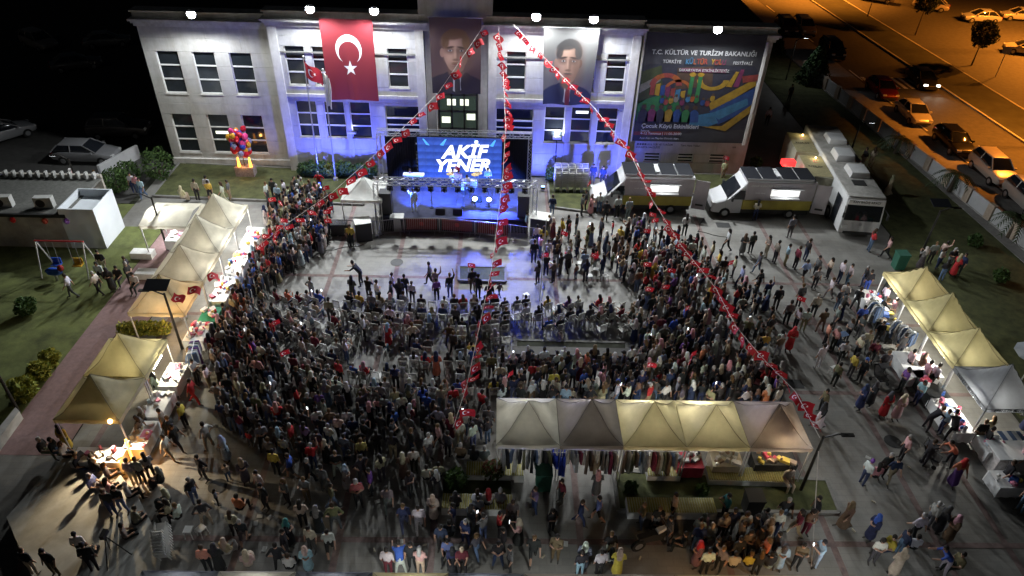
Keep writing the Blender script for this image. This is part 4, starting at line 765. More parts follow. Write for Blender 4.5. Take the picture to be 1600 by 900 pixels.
for px, py, rz, col, kind, lab in ((140,250,0.0,(.25,.25,.26),'hatch','silver estate car nearest in the dark car park'),(190,212,.1,(.1,.09,.09),'suv','dark car behind the silver estate in the car park'),(8,218,.9,(.3,.3,.31),'hatch','pale car at the left edge of the dark car park'),(65,75,-.6,(.35,.3,.27),'suv','dim beige van deep in the dark car park'),(122,108,.5,(.12,.12,.12),'sedan','dim dark car deep in the dark car park'),(170,72,.4,(.2,.2,.2),'sedan','dim grey car at the back of the dark car park')):
    P = at(px, py); car((P.x,P.y,-.005), rz, col, lab, kind, group='cars in the dark car park')
# festival vans: front to the left (-X)
def van(X, Y, lab):
    t = T('festival_van', lab, 'van', (X,Y,0), 0, 'festival vans'); mw = mat('van_white', (.55,.55,.56), .35, var=.04); ml_ = mat('van_lilac', (.36,.33,.35), .4, var=.1, scale=1.5); my = mat('van_yellow', (.4,.33,.05), .4, var=.12, scale=1.5)
    hw = 1.05; b = MB()
    rings = []
    for x, zb, zt, w_ in ((-3.3,.45,.75,.82),(-3.2,.35,1.05,.95),(-2.5,.32,1.35,1.02),(-2.35,.32,1.5,1.03)): rings.append([(x,-w_,zb),(x,-w_,zt-.12),(x,-w_*.85,zt),(x,w_*.85,zt),(x,w_,zt-.12),(x,w_,zb)])
    b.loft(rings); b.build('bonnet', mw, t)
    b = MB(); b.loft([[(-2.35,-1.02,.32),(-2.35,-1.02,1.3),(-2.35,1.02,1.3),(-2.35,1.02,.32)], [(-1.3,-1.03,.32),(-1.3,-1.0,2.5),(-1.3,1.0,2.5),(-1.3,1.03,.32)]]); b.build('cab', mw, t)
    b = MB(); b.loft([[(-2.42,-.86,1.42),(-2.42,.86,1.42),(-2.36,.86,1.40),(-2.36,-.86,1.40)], [(-1.62,-.8,2.22),(-1.62,.8,2.22),(-1.56,.8,2.18),(-1.56,-.8,2.18)]]); b.build('windscreen', m_cgl, t)
    b = MB(); b.loft([[(-1.55,-.98,2.2),(-1.55,.98,2.2),(-1.3,.98,2.3),(-1.3,-.98,2.3)], [(-1.2,-.95,2.72),(-1.2,.95,2.72),(-1.0,.95,2.74),(-1.0,-.95,2.74)]]); b.build('roof_fairing', mw, t)
    b = MB(); b.box((1.0,0,1.0), (4.6,2.1,.7)); b.build('lower_side', my, t); b = MB(); b.box((1.0,0,2.0), (4.6,2.1,1.3)); b.build('upper_side', ml_, t); b = MB(); b.box((1.0,0,2.68), (4.62,1.98,.08)); b.build('roof', mw, t); b = MB(); b.box((.6,0,.5), (5.3,2.0,.3)); b.build('sill', m_dark, t)
    b = MB(); b.box((.9,-.9,2.8), (4.4,.05,.14)); b.build('roof_rail', m_rim, t)
    for k in range(4): b = MB(); b.box((-.85+k*1.12+(.2 if k > 1 else 0),0,2.84), (1.0,1.7,.05)); b.build('solar_panel', m_solar, t)
    b = MB(); b.box((.85,-.2,2.85), (.24,.8,.16)); b.build('roof_vent', mw, t)
    for s in (-1,1):
        b = MB(); b.loft([[(-2.15,s*1.035,1.4),(-1.25,s*1.06,1.4),(-1.25,s*1.03,2.05),(-1.62,s*1.02,2.05)], [(-2.15,s*1.045,1.4),(-1.25,s*1.07,1.4),(-1.25,s*1.04,2.05),(-1.62,s*1.03,2.05)]]); b.build('side_window', m_cgl, t)
        b = MB(); b.box((-3.12,s*.75,.95), (.3,.35,.22)); b.build('headlight', m_head, t)
        b = MB(); b.box((-2.1,s*1.2,1.5), (.12,.2,.3)); b.build('mirror', m_dark, t)
        for x in (-2.35,2.0): wheel(t, (x,s*.95,.36), .36, .22)
    b = MB(); b.box((-3.3,0,.5), (.12,1.7,.3)); b.build('bumper', m_dark, t)
    b = MB(); b.box((1.35,-1.06,1.95), (1.9,.03,.5)); b.build('service_hatch', mat('hatch_interior', (.7,.7,.68), .6, var=.2, scale=5, emit=(1,1,.97), es=.8), t)
    b = MB(); b.add([(.35,-1.08,2.24),(2.35,-1.08,2.24),(2.35,-1.5,2.42),(.35,-1.5,2.42),(.35,-1.08,2.2),(2.35,-1.08,2.2),(2.35,-1.5,2.38),(.35,-1.5,2.38)], [(0,1,2,3),(7,6,5,4),(0,4,5,1),(1,5,6,2),(2,6,7,3),(3,7,4,0)]); b.build('hatch_flap', mw, t)
    b = MB(); b.box((1.35,-1.18,1.62), (1.9,.3,.05)); b.build('counter', mw, t); light('hatch_light', 'POINT', (1.35,-1.35,2.12), 22, (.95,1,1), t, .1)
    dr = MB(); dr.loft([[(3.35,-1.05,.5),(3.4,-1.05,.5),(3.4,-1.05,2.6),(3.35,-1.05,2.6)], [(4.2,-1.3,.5),(4.25,-1.28,.5),(4.25,-1.28,2.6),(4.2,-1.3,2.6)]]); d_ = dr.build('rear_door', ml_, t); k = MB(); k.box((3.8,-1.23,.85), (.5,.02,.13), rz=-.28); k.build('number_plate', m_dark, d_)
    for s, x, z, sz in (('SAKARYA KÜLTÜR YOLU',-.05,2.42,.17),('MOBİL ARAÇ',-.3,1.9,.11)): text_on(s, sz, mat('van_print', (.6,.6,.6), .5), (x,-1.056,z), t)
    return t
van(9.65, 42.15, 'white and yellow van with roof solar panels nearest the stage'); van(17.6, 41.85, 'white and yellow van with roof solar panels nearest the bus')
# bus with slide-out rooms
P = Vector((23.3,38.5,0)); t = T('bus', 'long white bus with dark windscreen and slide-out sides beside the lawn', 'bus', P, -.1); mb_ = mat('bus_white', (.5,.5,.5), .4, var=.1, scale=1.5); mr_ = mat('bus_roof', (.3,.29,.27), .6, var=.3, scale=2)
b = MB(); b.loft([[(-1.25,0,.35),(1.25,0,.35),(1.25,.05,1.25),(1.2,.3,2.75),(-1.2,.3,2.75),(-1.25,.05,1.25)], [(-1.27,11.5,.35),(1.27,11.5,.35),(1.27,11.5,1.25),(1.2,11.5,2.8),(-1.2,11.5,2.8),(-1.27,11.5,1.25)]]); b.build('body', mb_, t)
b = MB(); b.box((0,5.9,2.82), (2.3,11.1,.06)); b.build('roof', mr_, t)
b = MB(); b.loft([[(-1.12,.04,1.28),(1.12,.04,1.28),(1.12,.01,1.28),(-1.12,.01,1.28)], [(-1.1,.24,2.3),(1.1,.24,2.3),(1.1,.2,2.3),(-1.1,.2,2.3)]]); b.build('windscreen', m_cgl, t)
b = MB(); b.box((0,.24,2.52), (2.2,.08,.26)); b.build('destination_board', mat('board_white', (.5,.5,.5), .5), t); text_on('KAN BAĞIŞ ARACI', .2, m_dark, (0,.19,2.52), t, bold=.004)
for s in (-1,1):
    b = MB(); b.box((s*.95,.0,.8), (.35,.08,.2)); b.build('headlight', m_head, t); b = MB(); b.tube((s*1.2,.2,2.2), (s*1.35,-.25,2.0), .03); b.box((s*1.36,-.28,1.8), (.1,.08,.35)); b.build('mirror', m_dark, t)
    for y in (2.4,8.6): 
        w_ = MB(); w_.tube((s*1.1,y,.48), (s*1.29,y,.48), .48, n=16); o = w_.build('wheel', m_tyre, t); w_ = MB(); w_.tube((s*1.28,y,.48), (s*1.3,y,.48), .28, n=12); w_.build('rim', m_rim, o)
b = MB(); b.box((0,-.0,.42), (1.9,.1,.16)); b.build('bumper', m_dark, t); b = MB(); b.tube((0,.02,1.02), (0,-.005,1.02), .11, n=14); b.build('badge', m_rim, t)
b = MB(); b.box((-1.275,1.35,1.4), (.03,.9,1.9)); b.build('door', m_cgl, t)
mroom = mat('room_panel', (.38,.36,.27), .6, var=.15, scale=2)
for k, (y0, ln) in enumerate(((3.3,3.3),(7.1,3.3))):
    b = MB(); b.box((-2.0,y0+ln/2,1.5), (1.6,ln,2.1)); o = b.build('slide_out_room', mroom, t); b = MB(); b.box((-2.0,y0+ln/2,2.575), (1.5,ln-.1,.03)); b.build('room_roof', mat('room_roof', (.28,.25,.14), .7, var=.2), o)
    tx = link('lettering', text_mesh('KIZILAY', .34, m_dark, bold=.006), o); tx.location = (-2.05,y0+1.5,2.6); tx.rotation_euler = (0,0,-.05); tx.scale = (.8,1,1)
    ar = []; m_cres = mat('crescent_red', (.5,.02,.02), .5); c_ = MB(); n_ = 14; ou = [(-1.85+.2*math.cos(R(50+260*i/n_)), y0+2.3+.2*math.sin(R(50+260*i/n_)), 2.6) for i in range(n_+1)]; inn = [(-1.8+.15*math.cos(R(62+236*i/n_)), y0+2.3+.15*math.sin(R(62+236*i/n_)), 2.6) for i in range(n_+1)]
    c_.add(ou+inn, [(i,i+1,n_+2+i,n_+1+i) for i in range(n_)]); c_.build('crescent', m_cres, o)
    b = MB(); b.ell((-1.75,y0+2.75,2.68), (.06,.06,.06)); b.build('roof_lamp', m_warm, o); light('roof_light', 'POINT', (-1.8,y0+2.7,2.95), 14, (1,.85,.5), t, .06)
for k, (y, z) in enumerate(((3.6,.4),(6.0,.45),(8.8,.35))): b = MB(); b.box((.25 if k != 1 else .0,y,2.85+z/2), (1.3,1.5,z), taper=.88); b.build('roof_unit', mb_, t)
b = MB(); b.box((0,2.2,2.87), (.8,.7,.06)); b.build('roof_hatch', m_dark, t)
t = T('awning_post', 'red padded stand with a red light behind the second van', 'stand', (19.9,44.2,0)); b = MB(); b.tube((0,0,0), (0,0,2.4), .05); b.build('pole', m_pole, t); b = MB(); b.box((.2,0,2.5), (.9,.5,.35)); b.build('red_head', mat('red_glow', (.6,.03,.03), .5, var=0, emit=(1,.04,.04), es=1.6), t); light('red_light', 'POINT', (0,-.4,2.3), 35, (1,.08,.06), t, .1)
def soften(names, w_):
    for o in list(C.objects):
        if o.type == 'MESH' and o.parent is not None and o.name.split('.')[0] in names and o.parent.get('category') in ('car','van','bus'):
            m_ = o.modifiers.new('soft_edges', 'BEVEL'); m_.width = w_; m_.segments = 3; m_.limit_method = 'ANGLE'; m_.angle_limit = R(25)
            o.data.polygons.foreach_set('use_smooth', [True]*len(o.data.polygons))
soften(('body','windows','roof','bonnet','cab','roof_fairing'), .07); soften(('upper_side','lower_side','roof_unit'), .04)
# motorbike, strollers, tripod, bins
t = T('motorbike', 'white and black motorbike parked in the bottom crowd', 'motorbike', at(1018,852), .35)
for x in (-.62,.62): b = MB(); b.tube((x,-.06,.3), (x,.06,.3), .3, n=16); o = b.build('wheel', m_tyre, t); b = MB(); b.tube((x,-.065,.3), (x,.065,.3), .17, n=10); b.build('rim', m_rim, o)
b = MB(); b.loft([[(-.5,-.1,.5),(-.5,.1,.5),(-.5,.1,.75),(-.5,-.1,.75)], [(.3,-.14,.4),(.3,.14,.4),(.3,.14,.85),(.3,-.14,.85)], [(.55,-.08,.6),(.55,.08,.6),(.55,.08,.95),(.55,-.08,.95)]]); b.build('body', m_dark, t); b = MB(); b.loft([[(.1,-.13,.8),(.1,.13,.8),(.1,.1,.95),(.1,-.1,.95)], [(.45,-.1,.85),(.45,.1,.85),(.45,.07,1.0),(.45,-.07,1.0)]]); b.build('tank', m_cl['white'], t); b = MB(); b.box((-.35,0,.82), (.7,.24,.1)); b.build('seat', m_dark, t); b = MB(); b.tube((.5,-.35,1.05), (.5,.35,1.05), .02); b.tube((.62,0,.3), (.5,0,1.05), .035); b.build('handlebar', m_rim, t); b = MB(); b.ell((.64,0,.85), (.08,.12,.1)); b.build('headlight', m_head, t)
def stroller(P, rz, c, lab):
    t = T('stroller', lab, 'stroller', P, rz)
    for x in (-.3,.3):
        for y in (-.25,.25): b = MB(); b.tube((x-.02,y,.1), (x+.02,y,.1), .1, n=10); b.build('wheel', m_tyre, t)
    b = MB(); b.tube((-.3,-.28,.1), (-.28,.5,1.0), .015); b.tube((.3,-.28,.1), (.28,.5,1.0), .015); b.tube((-.28,.5,1.0), (.28,.5,1.0), .02); b.tube((-.3,.28,.1), (-.28,-.1,.6), .015); b.tube((.3,.28,.1), (.28,-.1,.6), .015); b.build('frame', m_pole, t)
    b = MB(); b.loft([[(-.22,-.35,.45),(.22,-.35,.45),(.22,-.3,.35),(-.22,-.3,.35)], [(-.24,.2,.5),(.24,.2,.5),(.24,.2,.38),(-.24,.2,.38)], [(-.22,.38,.95),(.22,.38,.95),(.22,.45,.9),(-.22,.45,.9)]]); b.build('seat', mat('stroller_'+c, dict(GC+[('pink',(.5,.15,.16))])[c], .85), t)
    h = MB(); vs_ = []; 
    h.loft([[(-.25,.4+.02,.9),(.25,.42,.9),(.25,.36,.88),(-.25,.36,.88)], [(-.25,.22,1.1),(.25,.22,1.1),(.25,.2,1.06),(-.25,.2,1.06)], [(-.25,-.08,1.06),(.25,-.08,1.06),(.25,-.06,1.02),(-.25,-.06,1.02)]]); h.build('hood', MATS['stroller_'+c], t)
stroller(at(1186,605), -.6, 'pink', 'coral pink stroller above the front canopies'); stroller(at(1452,722), .8, 'black', 'black stroller on the right paving'); stroller(at(1372,598), .2, 'black', 'black stroller before the right stalls'); stroller(at(1310,548), .4, 'denim blue', 'dark blue stroller in the right plaza crowd')
t = T('tripod', 'black camera tripod on the concrete platform', 'tripod', at(182,872,.45))
for a in (.3,2.4,4.5): b = MB(); b.tube((.5*math.cos(a),.5*math.sin(a),0), (0,0,1.35), .02); b.build('leg', m_blk, t)
b = MB(); b.box((0,0,1.45), (.16,.34,.18)); b.build('camera', m_blk, t)
m_bin = mat('bin_green', (.02,.09,.06), .6, var=.15)
for px, py, lab, m_ in ((1402,418,'dark green wheeled bin at the lawn edge',m_bin),(1171,800,'black litter bin by the long bench',m_dark),(848,760,'green bin behind the front canopies',m_bin)):
    t = T('litter_bin', lab, 'bin', at(px,py)); b = MB(); b.box((0,0,.5), (.6,.55,1.0), taper=1.12); b.build('body', m_, t); b = MB(); b.box((0,0,1.05), (.7,.68,.08)); b.build('lid', m_, t)
# white parasol at right edge, plastic chairs, stacks
m_pl = mat('white_plastic', (.6,.6,.58), .5, var=.06)
def chair_mesh(m):
    b = MB(); b.box((0,0,.43), (.42,.4,.03))
    for x in (-.19,.19):
        b.box((x,.17,.21), (.04,.04,.42)); b.box((x,-.18,.21), (.04,.04,.42)); b.box((x,-.2,.66), (.035,.03,.46)); b.box((x,0,.62), (.04,.36,.025))
    for k in range(5): b.box((-.13+k*.065,-.205,.66), (.03,.02,.4))
    b.box((0,-.205,.87), (.42,.03,.06)); return b.mesh('chair', m)
chair_me = [chair_mesh(m_pl), chair_mesh(mat('grey_plastic', (.32,.31,.28), .55, var=.08)), chair_mesh(mat('dim_plastic', (.2,.19,.17), .55, var=.08))]
for i, (X, Y, n) in enumerate([(4.2+.48*(k % 5), 44.6-.8*(k//5), 8) for k in range(10)]):
    for k in range(n):
        o = link('plastic_chair', chair_me[0]); o.location = (X,Y+.02*k,.12+k*.13); tag(o, 'white plastic chair, %s up, %s stack from the left, %s row of stacks' % (NTH[k], NTH[i % 5], 'back' if i < 5 else 'front'), 'chair', 'stacked chairs on the grass')
for k in range(9): o = link('plastic_chair', chair_me[0]); P = at(262,868); o.location = (P.x-.03*k,P.y+.085*k,.0+k*.06); o.rotation_euler = (.3,0,.1); tag(o, 'white plastic chair, %s from below in the leaning stack by the platform' % NTH[k], 'chair', 'leaning stack of white chairs')
stm = MB(); stm.box((0,0,.44), (.32,.32,.04), taper=.95)
for i in (-1,1):
    for j in (-1,1): stm.tube((i*.15,j*.15,0), (i*.12,j*.12,.43), .022, n=6)
stm = stm.mesh('stool', m_pl)
for k, (px, py) in enumerate(((298,838),(318,836),(1300,585),(1212,618),(958,628),(920,440),(930,430),(945,440),(860,420),(875,410),(822,470),(905,420))): o = link('stool', stm); o.location = at(px,py); o.rotation_euler = (0,0,k); tag(o, 'white plastic stool '+['left of the pair by the platform','right of the pair by the platform','beside the man in white on the right','beside the pink-topped walkers','in front of the pale yellow canopy','right of the rope mast, nearest','right of the rope mast, second','right of the rope mast, third','left of the rope mast, nearest','left of the rope mast, second','at the grey table by the mast','right of the rope mast, last'][k], 'stool', 'loose plastic stools')
t = T('parasol', 'pale blue-grey parasol at the right edge by the canopies', 'parasol', at(1592,600)); b = MB(); b.tube((0,0,0), (0,0,2.2), .03); b.build('pole', m_leg, t); b = MB(); b.tube((0,0,1.95), (0,0,2.35), 1.0, .03, n=10, cap=False); b.build('canopy', mat('parasol_cloth', (.4,.44,.5), .8, trans=.3), t)
t = T('mast', 'thin rope mast standing in the middle of the crowd', 'mast', at(843,470)); b = MB(); b.tube((0,0,0), (.1,.2,5.2), .03); b.build('pole', m_steel, t)
t = T('guy_rope', 'pale guy rope slanting from the lamp post to the paving', 'rope', at(1268,885)); b = MB(); b.tube((0,0,0), at(1279,705,2.9)-at(1268,885), .018, n=5); b.build('cord', m_rope, t)
# ================================================================ LEFT: annex, kiosk, playground, balloons
m_ann = mat('annex_wall', (.36,.33,.29), .85, var=.3, scale=1.1, bump=.1)
t = T('annex', 'low flat-roofed annex with stained wall at the left edge', 'building', (-33,35.7,0))
for k in range(7): b = MB(); b.box((-7+k*2.27,.1,1.1), (2.255,.2,2.2)); b.build('wall_panel', m_ann, t)
b = MB(); b.box((-.2,2.4,2.2), (16,4.6,.12)); b.build('roof', mat('annex_roof', (.12,.12,.11), .9, var=.3), t); b = MB(); b.box((-.2,-.02,2.22), (16.1,.16,.2)); b.build('eave', m_dark, t)
sl = MB(); sl.box((0,0,.2), (.12,.3,.42)); sl = sl.mesh('merlon', mat('merlon', (.4,.4,.38), .8))
for k in range(30): o = link('merlon', sl, t); o.location = (-7+k*.5,4.5,2.3)
b = MB(); b.box((-.2,4.7,1.2), (16,.2,2.5)); b.build('rear_wall', m_ann, t)
for X in (1.2,3.9,6.3):
    P = Vector((-33+X,36.6,2.26)); k = T('air_conditioner', 'outdoor air-conditioning unit on the annex roof, '+{1.2:'left one',3.9:'middle one',6.3:'nearest the white kiosk'}[X], 'air conditioner', P, .1, 'roof air conditioners'); b = MB(); b.box((0,0,.35), (1.0,.4,.7)); b.build('casing', mat('ac_white', (.42,.42,.4), .6, var=.1), k); b = MB(); b.tube((-.15,-.2,.35), (-.15,-.215,.35), .26, n=14); b.build('fan_grille', m_dark, k)
t = T('kiosk', 'plain white open-topped cube kiosk beside the annex', 'kiosk', (-24.45,36.9,0)); mk = mat('kiosk_white', (.6,.63,.66), .6, var=.05, scale=1)
for d_, c_ in (((1.9,.08,2.7),(0,-1.2,1.35)),((1.9,.08,2.7),(0,1.2,1.35)),((.08,2.48,2.698),(-.99,0,1.35)),((.08,2.48,2.698),(.99,0,1.35))): b = MB(); b.box(c_, d_); b.build('side_panel', mk, t)
b = MB(); b.box((0,0,2.2), (1.88,2.3,.05)); b.build('roof_panel', mk, t)
for k in range(4):
    o = MB(); o.ell((0,0,.2), (.16,.16,.2), 10, 8); o = o.build('balloon', mat('balloon_%d' % k, [(.6,.02,.02),(.5,.08,.05),(.25,.1,.5),(.6,.03,.03)][k], .3)); o.location = at([32,72,106,22][k], [343,350,350,348][k], 1.7); tag(o, ['bright red balloon on the annex wall','faded red balloon on the annex wall','purple balloon beside the white kiosk','small red balloon at the left of the annex wall'][k], 'balloon', 'balloons on the annex wall')
t = T('swing_set', 'red-framed playground swing set on the dark left lawn', 'swing', at(112,425))
mrp = mat('play_red', (.35,.03,.03), .5)
for x in (-1.3,1.3):
    for y in (-.7,.7): b = MB(); b.tube((x,y,0), (x,0,2.1), .04); b.build('leg', m_leg, t)
b = MB(); b.tube((-1.35,0,2.1), (1.35,0,2.1), .05); b.build('top_bar', mrp, t)
for x, c in ((-.6,(.02,.08,.45)),(.6,(.5,.28,.02))):
    b = MB(); b.tube((x-.2,0,2.1), (x-.2,-.1,.6), .01, n=4); b.tube((x+.2,0,2.1), (x+.2,-.1,.6), .01, n=4); o = b.build('chains', m_steel, t); b = MB(); b.box((x,-.1,.58), (.5,.35,.06)); b.box((x,.05,.78), (.5,.05,.35)); b.build('seat', mat('swing_%.2f' % c[0], c, .5), o)
t = T('spring_rider', 'blue and red toy rider beside the swings', 'spring rider', at(90,438)); b = MB(); b.tube((0,0,0), (0,0,.4), .08); b.build('spring', m_steel, t); b = MB(); b.ell((0,0,.6), (.5,.2,.25)); b.build('body', MATS['swing_0.02'], t); b = MB(); b.ell((.45,0,.85), (.18,.14,.2)); b.build('head', mrp, t)
P = at(386,275); t = T('balloon_cluster', 'large cluster of red and blue balloons on a seller stand by the left wing', 'balloons', (P.x,P.y,0))
bm_ = [MB().ell((0,0,0), (.2,.2,.25), 8, 6).mesh('balloon', mat('foil_%d' % k, c, .25, metal=.2)) for k, c in enumerate(((.55,.02,.04),(.03,.06,.4),(.6,.05,.2),(.3,.3,.5),(.6,.3,.03)))]
for k in range(60):
    o = link('balloon', bm_[k % 5 if k % 7 else 0], t); a = rnd.uniform(0,6.28); q = rnd.random()**.5*.75; z = rnd.uniform(-.95,.95); o.location = (q*math.cos(a)*(1-.3*abs(z)),q*math.sin(a)*.8,2.75+z); o.rotation_euler = (rnd.uniform(-.4,.4),rnd.uniform(-.4,.4),a)
b = MB(); b.tube((0,0,0), (0,0,2.6), .03); b.build('pole', m_pole, t); b = MB(); b.box((0,0,.45), (1.3,.7,.7)); b.build('cart', mat('cart', (.25,.2,.2), .7, var=.4, scale=9), t)
for k, dx in enumerate((-.35,.45)): b = MB(); b.tube((dx,-.1,.8), (dx,-.1,1.5), .12, .05, n=8); b.build('lit_sign', mat('amber_glow', (1,.4,.05), .4, var=.5, scale=9, emit=(1,.34,.04), es=5), t)
light('cart_light', 'POINT', (0,-.5,1.2), 30, (1,.45,.1), t, .1)
t = T('light_strip', 'glowing orange light strip at the near lower left stall', 'light', (-14.6,18.85,0)); b = MB(); b.tube((0,0,.2), (-.25,.5,1.7), .045, n=6); b.build('tube', mat('orange_tube', (1,.5,.1), .4, var=0, emit=(1,.38,.04), es=12), t); light('strip_light', 'POINT', (.15,-.15,.9), 45, (1,.42,.07), t, .15)
P = at(228,545); 
# ================================================================ PLANTS
def leafball(name, lab, cat, P, r, n, cols, trunk=0, group=None, flat=1, seed=1, cone=False, ls=.09):
    rr = random.Random(seed); t = T(name, lab, cat, P, 0, group); mm = [mat('leaf_%.3f_%.3f' % (c[0], c[1]), c, .8, var=.25, scale=6, trans=.2) for c in cols]
    b = MB()
    for k in range(n):
        z = rr.uniform(-1,1); a = rr.uniform(0, 6.283); q = math.sqrt(1-z*z); rad = (.55+.45*rr.random()**.5)*(1+.18*math.sin(3*a+seed)*math.sin(4*z+seed))
        if cone: h_ = rr.random(); w_ = (1-h_)*(.5+.5*rr.random()); c = Vector((r*w_*math.cos(a), r*w_*math.sin(a), h_*r*flat))
        else: c = Vector((r*rad*q*math.cos(a), r*rad*q*math.sin(a), r*flat*(rad*z+1)))
        nrm = Vector((rr.gauss(0,1),rr.gauss(0,1),rr.gauss(0,1)+.6)).normalized(); u = nrm.orthogonal().normalized(); v = nrm.cross(u); s = ls*rr.uniform(.6,1.4); c.z += trunk
        b.add([c-u*s, c-v*s*.6, c+u*s*1.2, c+v*s*.6], [(0,1,2,3)], rr.randrange(len(mm)))
    o = link('crown', b.mesh('crown', mm, flip=False), t)
    k = MB(); k.tube((0,0,0), (0,0,trunk+r*flat*(1.0 if not cone else .8)), max(.03,r*.07), .02, n=6)
    for i in range(5): a = i*1.26; k.tube((0,0,trunk+r*flat*.25), (r*.6*math.cos(a)*(.5 if cone else 1),r*.6*math.sin(a)*(.5 if cone else 1),trunk+r*flat*(.9 if not cone else .4)), max(.015,r*.03), .008, n=5)
    k.build('trunk', mat('bark', (.06,.045,.03), .9, var=.3), t); return t
GR = [(.03,.06,.015),(.045,.09,.02),(.06,.11,.025)]; YG = [(.2,.2,.025),(.14,.17,.025),(.26,.25,.035)]  # yellow-green tones brightened to stand in for stall light on the shrubs
for i, (px, py, r, lab, c) in enumerate(((186,300,.9,'round green topiary ball at the car park corner',GR),(252,278,1.1,'tall round topiary bush at the left wing corner',GR),(205,285,.8,'low green bush behind the topiary ball',GR),(66,592,.5,'yellow-green clipped shrub nearest the path, middle of three',YG),(82,570,.45,'yellow-green clipped shrub farthest of three by the path',YG),(42,622,.6,'yellow-green clipped shrub nearest of three by the lamp',YG),(45,490,.5,'dark shrub alone on the left lawn',GR))):
    leafball('shrub', lab, 'shrub', at(px,py), r, 900, c, group=None, seed=i)
for i in range(6): leafball('flowering_plant', 'yellowish bedding plant number %s in the planter between left stalls' % ['one','two','three','four','five','six'][i], 'plant', at(198+i*12,522), .38, 250, YG, seed=30+i, group='plants between the left stalls')
for i in range(14):
    X = -13.8+i*.47 if i < 11 else 3.9+(i-11)*.9; leafball('hedge_bush', 'low hedge bush against the facade, %s from the left' % ['first','second','third','fourth','fifth','sixth','seventh','eighth','ninth','tenth','eleventh','twelfth','thirteenth','fourteenth'][i], 'bush', (X,45.4,.1), rnd.uniform(.4,.6), 420, GR if i != 4 else YG, seed=50+i, group='hedge along the facade')
for i, (px, py, lab) in enumerate(((712,760,'leafy fern-like plant in the dark flower bed'),(770,745,'reddish bedding plant under the left front canopy'),(985,768,'small bush at the left end of the front grass bed'),(1095,772,'small bush in the middle of the front grass bed'),(1520,385,'low bush on the right lawn'),(1560,440,'thin bush far down the right lawn'),(1180,262,'spindly bush behind the second van'))): leafball('bush', lab, 'bush', at(px,py), .45 if i not in (2,3) else .26, 350, GR if i != 1 else [(.14,.05,.03),(.06,.09,.02)], seed=80+i)
leafball('conifer', 'dark pointed conifer beside the parked black car', 'tree', at(1268,128), 1.9, 2600, [(.02,.045,.018),(.03,.06,.02)], cone=True, flat=2.1, seed=90, ls=.14)
leafball('conifer', 'dark conifer at the top beside the building corner', 'tree', at(1208,85), 1.4, 1500, [(.02,.045,.018),(.03,.06,.02)], cone=True, flat=2.2, seed=91, ls=.14)
for i, (px, py, tr, r, lab) in enumerate(((1355,27,2.2,1.1,'round-headed tree at the top of the median'),(1430,55,2.6,1.3,'round-headed dark tree in the middle of the median'),(1518,102,2.0,1.3,'round-headed dark tree low on the median'))): leafball('street_tree', lab, 'tree', at(px,py), r, 1500, [(.03,.04,.015),(.04,.055,.02)], trunk=tr, seed=95+i, group='trees on the median', ls=.14)
def palm(P, h, lab, seed):
    rr = random.Random(seed); t = T('palm_tree', lab, 'tree', P, 0, 'palms by the fence'); b = MB(); b.tube((0,0,0), (.1,0,h), .17, .12, n=8); b.build('trunk', MATS['bark'], t)
    for k in range(15):
        a = k*2.4; el = rr.uniform(.1,1.0); pts_ = []; b = MB()
        for s in range(7): q = s/6; pts_.append(Vector((.1+math.cos(a)*1.7*q*math.cos(el*.6), math.sin(a)*1.7*q*math.cos(el*.6), h+1.3*q*math.sin(el)-1.5*q*q)))
        d_ = Vector((-math.sin(a),math.cos(a),0))
        for s in range(6):
            for sd in (-1,1):
                for e in (0,.5): p0 = pts_[s].lerp(pts_[s+1], e); b.add([p0, p0+(pts_[s+1]-pts_[s])*.35, p0+d_*sd*.38*(1-.5*s/6)+(pts_[s+1]-pts_[s])*.7+Vector((0,0,-.12))], [(0,1,2)])
        o = link('frond', b.mesh('frond', mat('palm_leaf', (.035,.055,.02), .7, var=.3), flip=False), t)
palm(at(1482,300), 1.5, 'palm by the fence near the white dark-roofed car', 1); palm(at(1575,372), 1.6, 'palm by the fence at the right edge', 2); palm(at(1398,240), 1.3, 'small palm by the upper fence', 3)
# ---------------------------------------------------------------- fence of white panels and orange-lit posts
t = T('boundary_fence', 'low boundary wall of white panels and slatted posts along the road', 'fence', (31,66,0)); A_, B_ = Vector((30.6,70,0)), Vector((34.2,34,0)); n = 15; d_ = (B_-A_)/n; fz = math.atan2(d_.y, d_.x); mfp = mat('fence_panel', (.45,.45,.46), .7, var=.12, scale=1.5); mfo = mat('fence_post', (.4,.32,.25), .8, var=.2)
for k in range(n):
    c = A_+d_*(k+.5)-Vector((31,66,0)); b = MB(); b.box((0,0,.62), (d_.length*.72,.12,1.05)); o = b.build('panel', mfp, t); o.location = c; o.rotation_euler = (0,0,fz)
    for e in (-.44,.44): b = MB(); b.box((0,0,.6), (.28,.3,1.2)); o = b.build('post', mfo, t); o.location = c+d_*e; o.rotation_euler = (0,0,fz)
    b = MB(); b.box((0,0,.05), (d_.length*.99,.3,.1)); o = b.build('footing', m_kerb, t); o.location = c; o.rotation_euler = (0,0,fz)
t = T('road_sign', 'small square sign on a post across the median', 'sign', at(1555,120)); b = MB(); b.tube((0,0,0), (0,0,2.6), .04); b.build('post', m_steel, t); b = MB(); b.box((0,0,2.7), (.9,.05,.7)); b.build('plate', mat('sign_plate', (.3,.3,.3), .5), t)
t = T('car_park_wall', 'short white wall dividing the car park from the path', 'wall', at(190,262)); b = MB(); b.box((0,0,.5), (.2,3.6,1.0)); b.build('panel', mfp, t); t.rotation_euler = (0,0,-.35)
